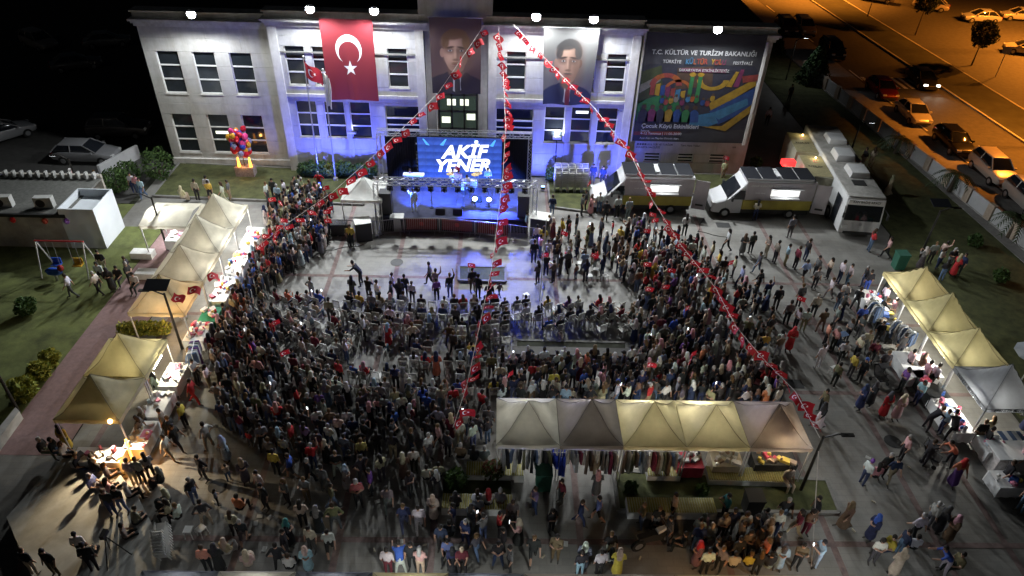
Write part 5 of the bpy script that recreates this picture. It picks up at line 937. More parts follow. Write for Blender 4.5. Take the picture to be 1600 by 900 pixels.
# washed goods stall at the right edge and a toy cart
t = T('market_cart', 'white-clothed market cart with striped top at the right edge', 'cart', at(1565,728)); b = MB(); b.box((0,0,.5), (1.6,1.0,1.0), taper=.9); b.build('skirt', mat('floral_cloth', (.5,.47,.46), .85, var=.3, scale=7), t); b = MB(); b.box((0,0,1.03), (1.7,1.1,.05)); b.build('top', m_cl['white'], t)
for k in range(5): b = MB(); b.box((-.4+k*.2,.4,1.5), (.2,.5,.03)); b.build('awning_stripe', m_cl['white'] if k % 2 else MATS['garment_denim_blue'], t)
# ================================================================ PEOPLE
def attr_mat(name, attr, rough=.85, kind='OBJECT'):
    m = bpy.data.materials.new(name); m.use_nodes = True; n = m.node_tree.nodes; L = m.node_tree.links; b = n['Principled BSDF']; b.inputs['Roughness'].default_value = rough; b.inputs['Specular IOR Level'].default_value = .25
    a = n.new('ShaderNodeAttribute'); a.attribute_type = kind; a.attribute_name = attr
    tc = n.new('ShaderNodeTexCoord'); ns = n.new('ShaderNodeTexNoise'); ns.inputs['Scale'].default_value = 9; ns.inputs['Detail'].default_value = 3; L.new(tc.outputs['Object'], ns.inputs[0])
    mr = n.new('ShaderNodeMapRange'); mr.inputs[3].default_value = .62; mr.inputs[4].default_value = 1.3; L.new(ns.outputs[0], mr.inputs[0])
    mx = n.new('ShaderNodeVectorMath'); mx.operation = 'SCALE'; L.new(a.outputs['Color'], mx.inputs[0]); L.new(mr.outputs[0], mx.inputs['Scale']); L.new(mx.outputs[0], b.inputs['Base Color'])
    if attr == 'top_colour':
        oi = n.new('ShaderNodeObjectInfo'); wvt = n.new('ShaderNodeTexWave'); wvt.bands_direction = 'Z'; wvt.inputs['Scale'].default_value = 9; L.new(tc.outputs['Object'], wvt.inputs[0]); gt = n.new('ShaderNodeMath'); gt.operation = 'GREATER_THAN'; gt.inputs[1].default_value = .84; L.new(oi.outputs['Random'], gt.inputs[0])
        m1 = n.new('ShaderNodeMath'); m1.operation = 'MULTIPLY'; L.new(gt.outputs[0], m1.inputs[0]); L.new(wvt.outputs['Fac'], m1.inputs[1]); m2 = n.new('ShaderNodeMath'); m2.operation = 'MULTIPLY'; m2.inputs[1].default_value = .6; L.new(m1.outputs[0], m2.inputs[0])
        ms = n.new('ShaderNodeMix'); ms.data_type = 'RGBA'; L.new(m2.outputs[0], ms.inputs[0]); L.new(mx.outputs[0], ms.inputs[6]); ms.inputs[7].default_value = (.3,.3,.3,1); L.new(ms.outputs[2], b.inputs['Base Color'])
    bp = n.new('ShaderNodeBump'); bp.inputs['Strength'].default_value = .5; bp.inputs['Distance'].default_value = .03; L.new(ns.outputs[0], bp.inputs['Height']); L.new(bp.outputs[0], b.inputs['Normal'])
    return m
PM = [mat('skin', (.36,.21,.145), .6, var=.1), attr_mat('top_cloth', 'top_colour'), attr_mat('lower_cloth', 'lower_colour'), mat('shoe', (.06,.055,.05), .6, var=.5, scale=1), attr_mat('hair_or_scarf', 'head_colour', .7)]
PMS = attr_mat('crowd_cloth', 'col', kind='GEOMETRY')
def capsule(mb, p0, p1, r0, r1, n=10):
    p0, p1 = Vector(p0), Vector(p1); d = p1-p0; L_ = d.length; d = d.normalized() if L_ > 1e-5 else Vector((0,0,1)); a = d.orthogonal().normalized(); b = d.cross(a); rings = []
    for c, r, sg in ((p0, r0, -1), (p1, r1, 1)):
        for k in ((1.45,.95,.4,0) if sg < 0 else (0,.4,.95,1.45)):
            cc = c+d*sg*r*math.sin(k); q = r*math.cos(k); rings.append([cc+(a*math.cos(2*math.pi*i/n)+b*math.sin(2*math.pi*i/n))*q for i in range(n)])
    mb.loft(rings)
def human(legs='stand', arms='down', head='hair', lower='trousers', lean=0, seat=False, wide=1.0):
    P = []; add = lambda p0, p1, r0, r1, t: P.append((Vector(p0), Vector(p1), r0, r1, t)); hz = .9 if not seat else .53; ty = lean
    # legs
    for s in (-1,1):
        hip = (s*.095,0,hz)
        if seat: kn = (s*.12,.42,hz+.0); an = (s*.12,.43,.1)
        elif legs == 'walk': kn = (s*.1,.13*s+.04,.49); an = (s*.1,.28*s-.06 if s > 0 else -.34,.1 if s > 0 else .17)
        elif legs == 'wide': kn = (s*.16,.03,.49); an = (s*.2,-.02,.08)
        else: kn = (s*.105,.015,.49); an = (s*.11,-.02,.08)
        tl = 2
        add(hip, kn, .092*wide, .064, tl); add(kn, an, .066, .045, tl if lower != 'shorts' else 0); add(an, (an[0]+s*.02,an[1]+.15,max(.04,an[2]-.045)), .045, .036, 3)
    if lower == 'skirt' and not seat: add((0,0,hz+.02), (0,.0,.5), .16, .2, 2); add((0,0,.55), (0,0,.22), .2, .24, 2); add((0,.06,.5), (0,.08,.24), .17, .2, 2)
    if lower == 'coat' and not seat: add((0,0,hz+.05), (0,0,.55), .17, .2, 1); add((0,0,.6), (0,.0,.36), .2, .22, 1)
    if lower in ('skirt','coat') and seat: add((0,.05,hz), (0,.42,hz-.02), .15, .17, 2); add((0,.42,hz-.03), (0,.44,.25), .16, .18, 2)
    # torso
    sh = hz+.51; cy = lean*.5
    add((0,0,hz+.02), (0,cy*.3,hz+.14), .135*wide, .13*wide, 2 if lower != 'coat' else 1)
    for s in (-1,1): add((s*.055*wide,cy*.3,hz+.14), (s*.085*wide,ty,sh-.07), .115*wide, .105, 1); add((s*.09,ty,sh-.05), (s*.165,ty,sh-.02), .08, .062, 1)
    add((0,cy*.6-.01,hz+.2), (0,ty,sh-.04), .12*wide, .1, 1)
    hx = Vector((0,ty*1.35,sh)); add((0,ty,sh-.02), hx+Vector((0,.015,.1)), .06, .052, 0)
    hc = hx+Vector((0,.03,.2)); add(hc-Vector((0,-.012,.05)), hc+Vector((0,.0,.04)), .074, .092, 0); add(hc+Vector((0,.085,-.015)), hc+Vector((0,.1,-.03)), .018, .016, 0)
    if head == 'hair': add(hc+Vector((0,-.03,.0)), hc+Vector((0,-.006,.062)), .09, .093, 4)
    elif head == 'long': add(hc+Vector((0,-.03,.0)), hc+Vector((0,-.004,.062)), .095, .096, 4); add(hc+Vector((0,-.06,.0)), hc+Vector((0,-.1,-.26)), .09, .075, 4)
    elif head == 'scarf': add(hc+Vector((0,-.02,-.02)), hc+Vector((0,-.004,.055)), .108, .106, 4); add(hc+Vector((0,-.03,-.06)), hx+Vector((0,-.01,.0)), .105, .13, 4); add(hx+Vector((0,.03,.02)), hx+Vector((0,.05,-.1)), .1, .11, 4); add(hx+Vector((0,-.04,0)), hx+Vector((0,-.06,-.16)), .12, .11, 4)
    elif head == 'cap': add(hc+Vector((0,-.02,.02)), hc+Vector((0,-.0,.065)), .095, .094, 4); add(hc+Vector((0,.06,.05)), hc+Vector((0,.15,.04)), .05, .04, 4)
    # arms
    for s in (-1,1):
        so = Vector((s*.19*wide,ty,sh-.035)); A = arms
        if A == 'mix': A = 'up' if s > 0 else 'down'
        if A == 'down': el = so+Vector((s*.06,-.03,-.29)); wr = el+Vector((s*.0,.08,-.25))
        elif A == 'phone': el = so+Vector((s*.05,.14,-.22)); wr = el+Vector((-s*.13,.18,.16))
        elif A == 'fold': el = so+Vector((s*.06,.05,-.27)); wr = el+Vector((-s*.2,.15,.03))
        elif A == 'up': el = so+Vector((s*.1,.1,.16)); wr = el+Vector((-s*.05,.1,.24))
        elif A == 'lap': el = so+Vector((s*.05,.04,-.28)); wr = el+Vector((-s*.1,.22,-.05))
        elif A == 'swing': el = so+Vector((s*.05,-.08*s,-.28)); wr = el+Vector((0,.05+.12*(-s),-.23))
        elif A == 'hip': el = so+Vector((s*.18,-.08,-.25)); wr = el+Vector((-s*.15,.08,-.17))
        else: el = so+Vector((s*.05,.22,-.2)); wr = el+Vector((0,.22,-.02))
        add(so, el, .06, .048, 1); add(el, el.lerp(wr, .55), .046, .04, 1 if head == 'scarf' else 0); add(el.lerp(wr, .5), wr, .04, .03, 0); hd = (wr-el).normalized(); add(wr, wr+hd*.1, .036, .028, 0); add(wr+hd*.03, wr+hd*.07+Vector((-s*.035,.01,0)), .016, .013, 0)
    return P
def person_mesh(name, P, target):
    mb = MB(); [capsule(mb, *q[:4]) for q in P]; me = mb.mesh('tmp', PM); o = bpy.data.objects.new('tmp', me); C.objects.link(o)
    m = o.modifiers.new('r', 'REMESH'); m.mode = 'VOXEL'; m.voxel_size = .026; dg = bpy.context.evaluated_depsgraph_get(); n0 = len(o.evaluated_get(dg).data.polygons)*2
    m2 = o.modifiers.new('d', 'DECIMATE'); m2.ratio = min(1, target/max(1, n0)); dg = bpy.context.evaluated_depsgraph_get()
    out = bpy.data.meshes.new_from_object(o.evaluated_get(dg)); bpy.data.objects.remove(o); out.name = name; out.materials.clear(); [out.materials.append(q) for q in PM]
    nf = len(out.polygons); c = np.empty(nf*3); out.polygons.foreach_get('center', c); c = c.reshape(-1,3); best = np.full(nf, 9.); tg = np.zeros(nf, int)
    for p0, p1, r0, r1, t in P:
        a = np.array(p0); d = np.array(p1)-a; L2 = max(1e-6, d@d); u = np.clip(((c-a)@d)/L2, 0, 1); ds = np.linalg.norm(c-(a+u[:,None]*d), axis=1)-(r0+(r1-r0)*u)
        if t == 4: ds -= .012
        k = ds < best; best[k] = ds[k]; tg[k] = t
    out.polygons.foreach_set('material_index', tg.astype(np.int32)); out.polygons.foreach_set('use_smooth', [True]*nf); out.update(); return out
SPEC = {'sd': dict(), 'sp': dict(arms='phone'), 'sf': dict(arms='fold', legs='wide'), 'sh': dict(arms='hip', legs='wide'), 'wk': dict(legs='walk', arms='swing'), 'wl': dict(legs='walk', arms='swing', head='long'), 'sl': dict(head='long', arms='fold'), 'sc': dict(head='scarf', lower='coat', arms='fold'), 'sk': dict(head='scarf', lower='skirt', arms='phone'), 'wc': dict(head='scarf', lower='skirt', legs='walk', arms='swing'), 'su': dict(arms='mix'), 'bd': dict(arms='reach', lean=.28, legs='wide'), 'cp': dict(head='cap', arms='down'), 'ss': dict(lower='shorts', legs='walk', arms='swing'), 'uu': dict(arms='up'),
        'ad': dict(seat=True, arms='lap'), 'ap': dict(seat=True, arms='phone'), 'al': dict(seat=True, arms='lap', head='long'), 'ac': dict(seat=True, arms='lap', head='scarf', lower='skirt'), 'an': dict(seat=True, arms='lap', lean=.12)}
PMESH = {k: person_mesh('person', human(**v), 1000) for k, v in SPEC.items()}
LMESH = {k: person_mesh('person_low', human(**v), 420) for k, v in SPEC.items()}
POSE = {'sd':'standing','sp':'filming','sf':'standing','sh':'standing','wk':'walking','wl':'walking','sl':'standing','sc':'standing','sk':'standing','wc':'walking','su':'waving','bd':'bending','cp':'standing','ss':'walking','uu':'cheering','ad':'seated','ap':'seated','al':'seated','ac':'seated','an':'seated'}
COL = {'w':('white',(.52,.52,.5)),'k':('black',(.022,.022,.025)),'g':('grey',(.2,.2,.205)),'n':('navy',(.025,.035,.085)),'b':('blue',(.04,.09,.35)),'l':('light blue',(.27,.38,.5)),'r':('red',(.42,.03,.035)),'m':('maroon',(.15,.025,.04)),'p':('pink',(.55,.28,.3)),'y':('yellow',(.5,.36,.06)),'o':('olive',(.12,.12,.06)),'e':('beige',(.45,.38,.28)),'t':('brown',(.13,.085,.055)),'c':('coral',(.6,.18,.1)),'j':('denim',(.09,.13,.22)),'u':('purple',(.14,.06,.25)),'h':('khaki',(.26,.22,.14)),'a':('teal',(.04,.2,.2)),'d':('dark grey',(.07,.07,.075))}
HAIR = [(.02,.016,.014)]*5+[(.05,.03,.018),(.12,.07,.03),(.3,.29,.28)]
def place(px, py):
    if py < 330:
        return 'by the left wing' if px < 560 else ('before the vans' if px > 830 else 'on the stage') if px < 1180 else 'on the walk near the bus'
    if px < 230 and py < 480: return 'on the left lawn'
    if px < 330 and py < 700: return 'beside the left stalls'
    if py > 690:
        if px < 260: return 'at the concrete platform'
        if px < 420: return 'left of the lower paving' if py < 800 else 'by the plastic stools'
        if px < 560: return 'on the lower left paving' if py < 800 else 'at the bottom left of centre'
        if px < 700: return 'left of the flower bed' if py < 780 else 'lower left of the bed'
        if px < 830: return 'by the dark flower bed' if py < 840 else 'below the flower bed'
        if px < 970: return 'between flower bed and bench' if py < 850 else 'at the bottom centre'
        if px < 1210: return 'by the long bench' if py < 830 else 'around the motorbike'
        if px < 1330: return 'near the guy rope'
        return 'on the lower right paving' if py < 790 else 'at the lower right corner'
    if px > 1300: return 'before the right stalls' if py > 430 else 'beside the bus'
    if px > 1130: return 'on the right plaza' if py > 480 else 'below the second van'
    if px < 450: return 'in the left standing crowd' if py < 560 else 'in the lower left crowd'
    if px < 800: return 'before the barriers' if py < 425 else 'in the seated rows' if py < 560 else 'behind the seated rows'
    return 'before the first van' if py < 400 else 'right of the mast' if py < 470 else 'in the right-hand audience' if py < 570 else 'above the front canopies'
LABELS = set(); allp = []     # (pos, rz, pose, top, lower, head colour, scale, z, hand, px, py)
def colour(c, j=.12): return tuple(max(.01, min(.8, q*rnd.uniform(1-j, 1+j))) for q in COL[c][1])
def topix(P):
    d = Vector(P)-CAM; w_ = d.dot(FW); return 800+F*d.dot(RT)/w_, 450+F*d.dot(DN)/w_
def rzto(P, Q): return math.atan2(Q[1]-P[1], Q[0]-P[0])-math.pi/2
def put(px, py, pose, top, low, head=None, face='r', sc=1.0, z=0.0, hand=True):
    P = at(px, py, z); P.z = z
    f = {'N':0,'S':math.pi,'E':-D,'W':D,'NE':-.7,'NW':.7,'SE':-2.4,'SW':2.4}.get(face)
    if f is None: f = rnd.uniform(0, 6.28)
    allp.append([P, f+rnd.uniform(-.25,.25), pose, top, low, head, sc, hand])
S_ = Vector((-2.6,42,0))
HAND = '''75 716 ad k k - E;92 716 ad k n - E;108 722 al w k - E;130 740 ad k k - E;150 746 an k d - NE;160 748 ad k k - NE;175 756 al d k - NE;152 772 ad b g g E;178 780 al p k - NE;207 786 ad g k - NE;180 806 sd k k - S;196 800 sf k k - S;217 828 an o k - NE;202 850 ad t k - NE;110 704 sc y k k S;213 758 sd g e - N;226 757 sd g k - N;240 750 sl g k - NW;258 762 ac k k g W;268 796 ac g k e W;270 812 al e k - W;285 818 ad w k - W;136 872 sd w k - N;150 892 sd k k - N;148 880 ad k k - N;56 897 sd k k - N;90 899 sd k t - S;268 720 wk w h - E;282 705 wk k k - E;378 806 ad c k - N;370 838 sl e k - N;358 874 ac e w e N;392 893 ac e e e N;385 850 ss k d - S;347 893 sc k k k N;328 893 sd c k - N
425 716 ad g k - N;434 742 sd y k - N;458 748 ss b d - W;492 733 su r n - N;530 746 sf k w - S;550 736 ad k k - N;568 724 sd y k - N;648 738 sd w k - S;632 750 sc t k e N;668 758 ad w k - N;686 754 ad e k - N;608 800 wl g g - S;633 829 wk n j - S;656 832 wk w w - S;678 812 sc e e e S;476 824 sl e k - N;501 834 sc k k a N;526 828 sh o d - N;455 852 sc k k a E;450 868 sd k d - E;490 862 sd e d - S;518 868 ss w k - S;440 890 sh k k - N;484 892 sc l l e S;456 897 ad w k - N;645 889 sd k k - S;627 897 bd b w - N;658 896 sl p e - N;608 897 sd w m - N;703 846 ad k k - N;708 884 ac n k k S;722 886 ad m k e S;745 872 wl d j - SE;778 886 sf k k - S;796 893 sd k k - W;747 806 ad g k - S;746 796 al w k - N;763 798 ac w k r N;781 796 ad g k - N;690 860 sd n k - S;700 872 ad b k - S;712 800 ac d k d N;800 820 sd g d - S;810 850 sk p k e W;720 725 ad t k - N;740 728 al k k - N;757 728 ad g k - N
905 820 wk n n - E;932 815 ss b k - W;930 775 sc k p p N;1000 824 sf o j - W;1023 829 sd k g - S;1048 810 sd e k - W;832 878 ss k k - S;867 876 sp t t - S;910 888 sc n n w S;905 899 sd k l - N;935 899 sd w k - N;952 888 ac w k k N;962 899 sc y e e N;1040 846 sd k d - W;1030 832 ad t k - W;1093 832 ac p k d S;1122 842 sl e k - S;1128 812 sp a k k W;1155 840 sl w k - S;1172 844 sd k k - W;1105 850 ad g o e N;1112 878 sd k n - W;1085 885 sc m k r W;1130 870 ad t k - N;1145 880 sd k k - N;1160 868 sf t k - S;1180 862 sd k k - W;1188 880 sl c k - W;1098 897 sd w k - N;1140 895 ad e k - N;1165 893 ad y k - N;1178 898 sl k k - N;1195 896 ad k k - N;1192 850 sc e k t W;1150 855 sd g k - E;1085 860 sd n j - N;1065 862 ad k k - W;1205 870 sd d k - W;950 870 wk k g - N
1345 757 sd w n u E;1361 755 al p k - N;1374 747 sd k k - S;1386 754 wk n h - S;1405 718 sd p k - W;1440 727 su k k - E;1480 728 bd c k - W;1486 756 wc c u r S;1218 818 wk k l - S;1238 838 wl m e - W;1255 836 sl t m - S;1315 824 wc t t t W;1240 888 sp t k - S;1271 885 sp l l k W;1355 844 sc n k b W;1360 880 sl w d - S;1382 868 ad y n - W;1400 868 sd n j - W;1422 844 wk w k - N;1392 899 sc e e e N;1445 824 sd g d - E;1460 832 sc k k d E;1476 846 sc t t p W;1470 896 bd b w - W;1487 895 ad o k - W;1420 866 ad w k - N;1265 815 sd k k - W;1205 838 sd w n - S;1225 760 ad e e k S;1530 705 sd k k - E;1560 760 wk k k - W;1585 735 wl p j - W;1590 800 sd j j - W
1210 484 sd k k - N;1226 508 sd g k - N;1240 516 sl w k - W;1252 518 sd w h - N;1279 519 sf t t - N;1230 549 sc r k r S;1300 515 sd g d - W;1320 534 sl d k - W;1276 576 su w w - N;1286 540 sd c k - E;1298 548 sl p k - W;1338 529 sl d k - W;1362 503 bd k k - E;1348 500 wk w g - E;1367 537 sd k k - S;1357 568 sd m k - S;1374 586 sd d k - S;1340 598 sd k k b W;1334 562 sl e k - W;1412 584 sd p k - E;1430 588 sc t t t E;1437 602 sd p g - E;1450 607 sd w k - E;1428 632 sl l n - W;1404 612 sl u k - W;1376 652 sc r k d S;1396 656 sc p e e S;1340 640 sc n k n W;1356 634 sc k k d W;1444 672 bd k k - E;1466 677 sd l n - W;1280 645 sd o k - W;1276 668 wc k w k W;1532 690 sl e k - N;1520 695 sd k k - N;1388 500 sd m k - E;1375 480 sd w d - E;1410 470 sd b k - E;1345 450 sd k j - W;1325 590 sd y d - E;1480 690 bd d k - N;1215 545 al w w - N;1245 480 sd d k - N;1268 496 sd e k - N;1400 560 sd d k - N
1232 372 sd g d - N;1208 412 sd t k - E;1225 415 sd l h - E;1240 421 sd m k - E;1256 408 sd k k - E;1253 440 ss l k - N;1271 435 sd k k - W;1291 436 sl e k - W;1308 443 sd w k - E;1321 447 sd w k - W;1270 452 sd g k - S;1350 458 sd k b - N;1356 393 sl r j - E;1381 404 wl p k - W;1292 468 wk w g - W;1197 196 sd w k - S;1232 158 sd d k - S;1358 262 sl e e - N;1385 305 wc h h h W;1345 262 sd k e - W
862 338 wk n j - N;908 337 sd d k - E;914 330 sd k k - W;922 336 sc p k t E;935 333 sd w j - S;963 340 sd w k - N;980 343 sd g g - N;1068 369 sl w k - N;1133 393 wl w k - W;1171 396 sd d k - N;1158 398 sc d k t S;1181 428 wk d j - W;1178 345 sl e k - N;1126 437 sd k h - N;877 375 sh y k - W;888 378 sd m d - E;838 385 sd w n - N;848 390 sl y e - N;1015 330 sd e k - N;1030 330 sd r k - N;1128 280 sd e k - S;925 288 sd n k - S;940 290 sd n k - S;945 345 sd k k - N;1195 402 sl t e - W
212 303 sd w n - S;226 311 wk l j - S;220 306 sl p j - S;165 300 bd w j - W;120 295 sl p k - E;310 313 sd h k - N;328 308 sd w k - N;331 314 ss y k - N;352 318 wl w e - W;361 313 sd k h - W;288 318 ac e e e N;420 318 sd w d - E;430 312 sd k k - S;437 321 sd l k - N;447 315 sd w k - W;501 300 sh r j - S;165 428 sd k k - S;163 446 wl w k - S;178 455 sc k k k S;190 444 ad k k - S;205 436 sd k k - W;208 448 sl k k - E;216 455 ad w k - S;116 466 wk w d - W;158 462 wk w k - W;550 386 sd y k - S;565 446 bd k k - W;672 446 wk k k - W;547 385 sd o k - N;822 365 sd l k - E
305 580 wl w k - E;330 610 sl w h - E;250 620 sc w k k W;307 632 wk r r - E;262 678 sd t k - W;275 690 sd k k - W;292 668 sd y k - W;335 560 sc m k k N;232 675 sl t k - W;228 690 wl k e - W;288 500 sc w w w N;310 600 sp w k - E'''
for row in HAND.replace('\n', ';').split(';'):
    q = row.split()
    if len(q) < 7: continue
    px, py = float(q[0]), float(q[1]); onp = px < 225 and py > 690 and not (px > 205 and py < 770)
    put(px, py, q[2], q[3], q[4], None if q[5] == '-' else q[5], q[6], rnd.uniform(.94,1.04), .45 if onp and q[2][0] != 'a' and py > 790 else 0.0)
# musicians and singer on the deck
for px, py, pose, top, low, face in ((647,330,'su','l','w','S'),(642,291,'ad','n','k','S'),(708,290,'ad','w','k','S'),(730,308,'sf','w','k','S'),(717,300,'sd','p','k','S'),(636,262,'sd','d','k','S'),(762,296,'sf','l','k','S')): put(px, py, pose, top, low, None, face, 1, 1.0)
# seated audience: rows of slatted chairs
chairs = []
def free(P, d=.42):
    for q in allp:
        if (q[0].x-P.x)**2+(q[0].y-P.y)**2 < d*d: return False
    return True
BLOCK = [(-18.2,-14.0,18.5,38),(-.2,13.3,17.9,21.5),(20.1,24.5,17.8,32),(-8.9,2.9,37.2,45),(6,21.5,40.3,46)]
BLOCK += [(a.x-.1,b_.x+.1,a.y-.2,b_.y+.2) for a, b_ in ((at(717,442),at(832,414)),(at(803,572),at(985,530)),(at(690,812),at(803,740)),(at(962,815),at(1300,750)))]
def blocked(P): return any(x0 < P.x < x1 and y0 < P.y < y1 for x0, x1, y0, y1 in BLOCK)
TOPS = 'k'*40+'n'*12+'d'*18+'g'*10+'w'*15+'e'*7+'r'*6+'b'*4+'t'*6+'p'*3+'o'*4+'m'*4+'l'*4+'y'*2+'h'*3+'u'+'c'*2; LOWS = 'k'*40+'d'*14+'n'*12+'j'*14+'g'*8+'h'*6+'e'*4+'t'*5
def rand_person(P, pose, face):
    allp.append([P, face, pose, rnd.choice(TOPS), rnd.choice(LOWS), rnd.choice('kdgewtnhpwl') if SPEC[pose].get('head') == 'scarf' else None, rnd.uniform(.92,1.04), False])
def in_poly(px, py, poly):
    r_ = False; j = len(poly)-1
    for i in range(len(poly)):
        if (poly[i][1] > py) != (poly[j][1] > py) and px < (poly[j][0]-poly[i][0])*(py-poly[i][1])/(poly[j][1]-poly[i][1])+poly[i][0]: r_ = not r_
        j = i
    return r_
rowi = 0
SEATP = [(440,455),(560,440),(800,445),(822,460),(800,600),(760,640),(560,640),(480,600),(420,560),(410,500)]; SEATP2 = [(815,450),(930,440),(1010,470),(1000,525),(815,525)]; SEATP3 = [(470,440),(530,432),(480,470),(445,470)]
Y = 30.0
while Y > 20.6:
    x = -14.0
    while x < 11:
        P = Vector((x+rnd.uniform(-.06,.06), Y+rnd.uniform(-.1,.1)+.012*(x+3)**2*(.15), 0)); px, py = topix(P)
        if (in_poly(px, py, SEATP) or in_poly(px, py, SEATP2)) and free(P, .4) and not blocked(P):
            dens = .93 if py < 530 else .6; 
            if rnd.random() < dens:
                face = rzto(P, S_)+rnd.uniform(-.12,.12); chairs.append((P, face, rowi))
                if rnd.random() < (.86 if py < 540 else .72): rand_person(P+Vector((0,.02,0)), rnd.choice(('ad','ad','al','ac','ac','ap','an')), face+rnd.uniform(-.2,.2))
        x += .56
    Y -= .92; rowi += 1
# standing crowds
ZONES = [([(395,372),(470,305),(520,330),(512,395),(452,432),(415,470),(440,560),(330,560),(318,480),(345,425)], 235, .40, 'N'), ([(335,560),(440,555),(480,600),(560,640),(760,640),(770,690),(690,720),(420,730),(350,670)], 130, .5, 'N'), ([(440,470),(800,450),(800,640),(560,640),(440,560)], 40, .45, 'N'),
         ([(830,368),(1000,362),(1060,405),(1000,440),(930,440),(830,445)], 62, .5, 'N'), ([(1000,362),(1090,400),(1150,520),(1120,600),(1000,615),(985,525),(1005,470),(960,430)], 150, .45, 'N'), ([(800,570),(1000,575),(1130,590),(1180,560),(1200,600),(1000,620),(790,618)], 60, .5, 'N'), ([(770,575),(1100,570),(1100,618),(780,618)], 45, .45, 'N'), ([(1085,395),(1200,470),(1215,560),(1130,590),(1100,480)], 26, .6, 'N'), ([(815,530),(985,525),(990,535),(815,532)], 10, .4, 'N'),
         ([(780,590),(1212,598),(1215,645),(780,640)], 62, .45, 'N'), ([(425,740),(690,720),(690,760),(600,790),(420,800),(330,740)], 16, .7, 'r'), ([(1085,835),(1200,830),(1215,895),(1090,897)], 12, .4, 'r'), ([(1290,480),(1390,460),(1410,560),(1330,640),(1290,600)], 10, .7, 'r'), ([(680,760),(800,765),(820,895),(690,890)], 14, .6, 'r'), ([(300,640),(345,680),(420,760),(390,890),(300,800)], 8, .9, 'r'), ([(820,690),(960,720),(960,790),(830,880)], 5, .9, 'r'),
         ([(1420,410),(1490,405),(1500,440),(1450,445)], 9, .45, 'W'), ([(1500,600),(1600,640),(1600,820),(1480,700)], 6, .8, 'r')]
STAND = ('sd','sd','sp','sf','sh','sl','sl','sc','sc','sk','cp','su','wk','sd')
for poly, n, sp_, fc in ZONES:
    xs_, ys_ = [p[0] for p in poly], [p[1] for p in poly]; k = 0; tries = 0; pa = [at(*p) for p in poly]; X0, X1, Y0, Y1 = min(p.x for p in pa), max(p.x for p in pa), min(p.y for p in pa), max(p.y for p in pa)
    while k < n and tries < n*60:
        tries += 1; P = Vector((rnd.uniform(X0,X1), rnd.uniform(Y0,Y1), 0)); px, py = topix(P)
        if not in_poly(px, py, poly) or blocked(P) or not free(P, sp_) or any((c[0].x-P.x)**2+(c[0].y-P.y)**2 < .14 for c in chairs): continue
        face = rzto(P, S_)+rnd.gauss(0,.4) if fc == 'N' and rnd.random() < .9 else rnd.uniform(0,6.28)
        rand_person(P, rnd.choice(STAND), face)
        if rnd.random() < .06: allp[-1][6] = rnd.uniform(.6,.78)
        if px < 440 and py < 450 and rnd.random() < .22: allp[-1][3] = 'r'
        k += 1
# individuals: everyone placed from the photo, then the nearest; the rest is one crowd object
order = sorted(range(len(allp)), key=lambda i: (not allp[i][7], (allp[i][0]-CAM).length)); NIND = 372
zc = rnd
def plabel(q):
    px, py = topix(q[0]); hd = {'hair':'dark hair','long':'long hair','cap':'cap'}.get(SPEC[q[2]].get('head','hair'), COL[q[5] or 'k'][0]+' headscarf'); pl = place(px, py)
    who = 'child' if q[6] < .8 else 'person'; lw = {'shorts':'shorts','skirt':'skirt'}.get(SPEC[q[2]].get('lower'), 'trousers')
    return '%s %s, %s top, %s %s, %s, %s' % (POSE[q[2]], who, COL[q[3]][0], COL[q[4]][0], lw, hd, pl)
phones = 0
stuff_v, stuff_f, stuff_c = [], [], []; voff = 0
cache = {}
for rank, i in enumerate(order):
    q = allp[i]; P, rz, pose, top, low, head, sc, hand = q
    hcol = colour(head, .1) if head else rnd.choice(HAIR); tcol, lcol = colour(top), colour(low)
    if rank < NIND:
        for tr in range(80):
            lb = plabel(q)
            if lb not in LABELS: break
            if tr > 3 or not hand: q[4] = rnd.choice(LOWS if tr < 25 else 'kdnjghetobmw')
            if (not hand and tr > 8) or tr > 45: q[3] = rnd.choice(TOPS)
            if SPEC[pose].get('head') == 'scarf' and tr > 3: q[5] = rnd.choice('kdgewtnhpwl'); hcol = colour(q[5], .1)
        LABELS.add(lb); tcol, lcol = colour(q[3]), colour(q[4])
        o = link('person', PMESH[pose], None, P, rz); sc *= .94; o.scale = (sc,sc,sc); o['top_colour'] = tcol; o['lower_colour'] = lcol; o['head_colour'] = hcol; tag(o, lb, 'person', 'people in the square')
    else:
        if pose not in cache:
            me = LMESH[pose]; v = np.empty(len(me.vertices)*3); me.vertices.foreach_get('co', v); fs = [tuple(p.vertices) for p in me.polygons]; mi = [p.material_index for p in me.polygons]; cache[pose] = (v.reshape(-1,3), fs, mi)
        v, fs, mi = cache[pose]; c, s = math.cos(rz), math.sin(rz); w_ = v*sc*.93; stuff_v.append(np.stack([w_[:,0]*c-w_[:,1]*s+P.x, w_[:,0]*s+w_[:,1]*c+P.y, w_[:,2]+P.z], 1)); stuff_f += [tuple(k+voff for k in f) for f in fs]; voff += len(v)
        cl = [(.36,.21,.145), tcol, lcol, (.06,.055,.05), hcol]
        for f, m_ in zip(fs, mi): stuff_c += [(*cl[m_], 1)]*len(f)
me = bpy.data.meshes.new('crowd'); me.from_pydata(np.concatenate(stuff_v).tolist(), [], stuff_f); me.materials.append(PMS); ca = me.color_attributes.new('col', 'FLOAT_COLOR', 'CORNER'); ca.data.foreach_set('color', np.array(stuff_c, np.float32).ravel()); me.polygons.foreach_set('use_smooth', [True]*len(me.polygons))
o = link('crowd', me); tag(o, 'dense crowd of spectators filling the middle of the square', 'crowd'); o['kind'] = 'stuff'
chairs.sort(key=lambda c: c[0].y)
ON = ['first','second','third','fourth','fifth','sixth','seventh','eighth','ninth','tenth','eleventh','twelfth']
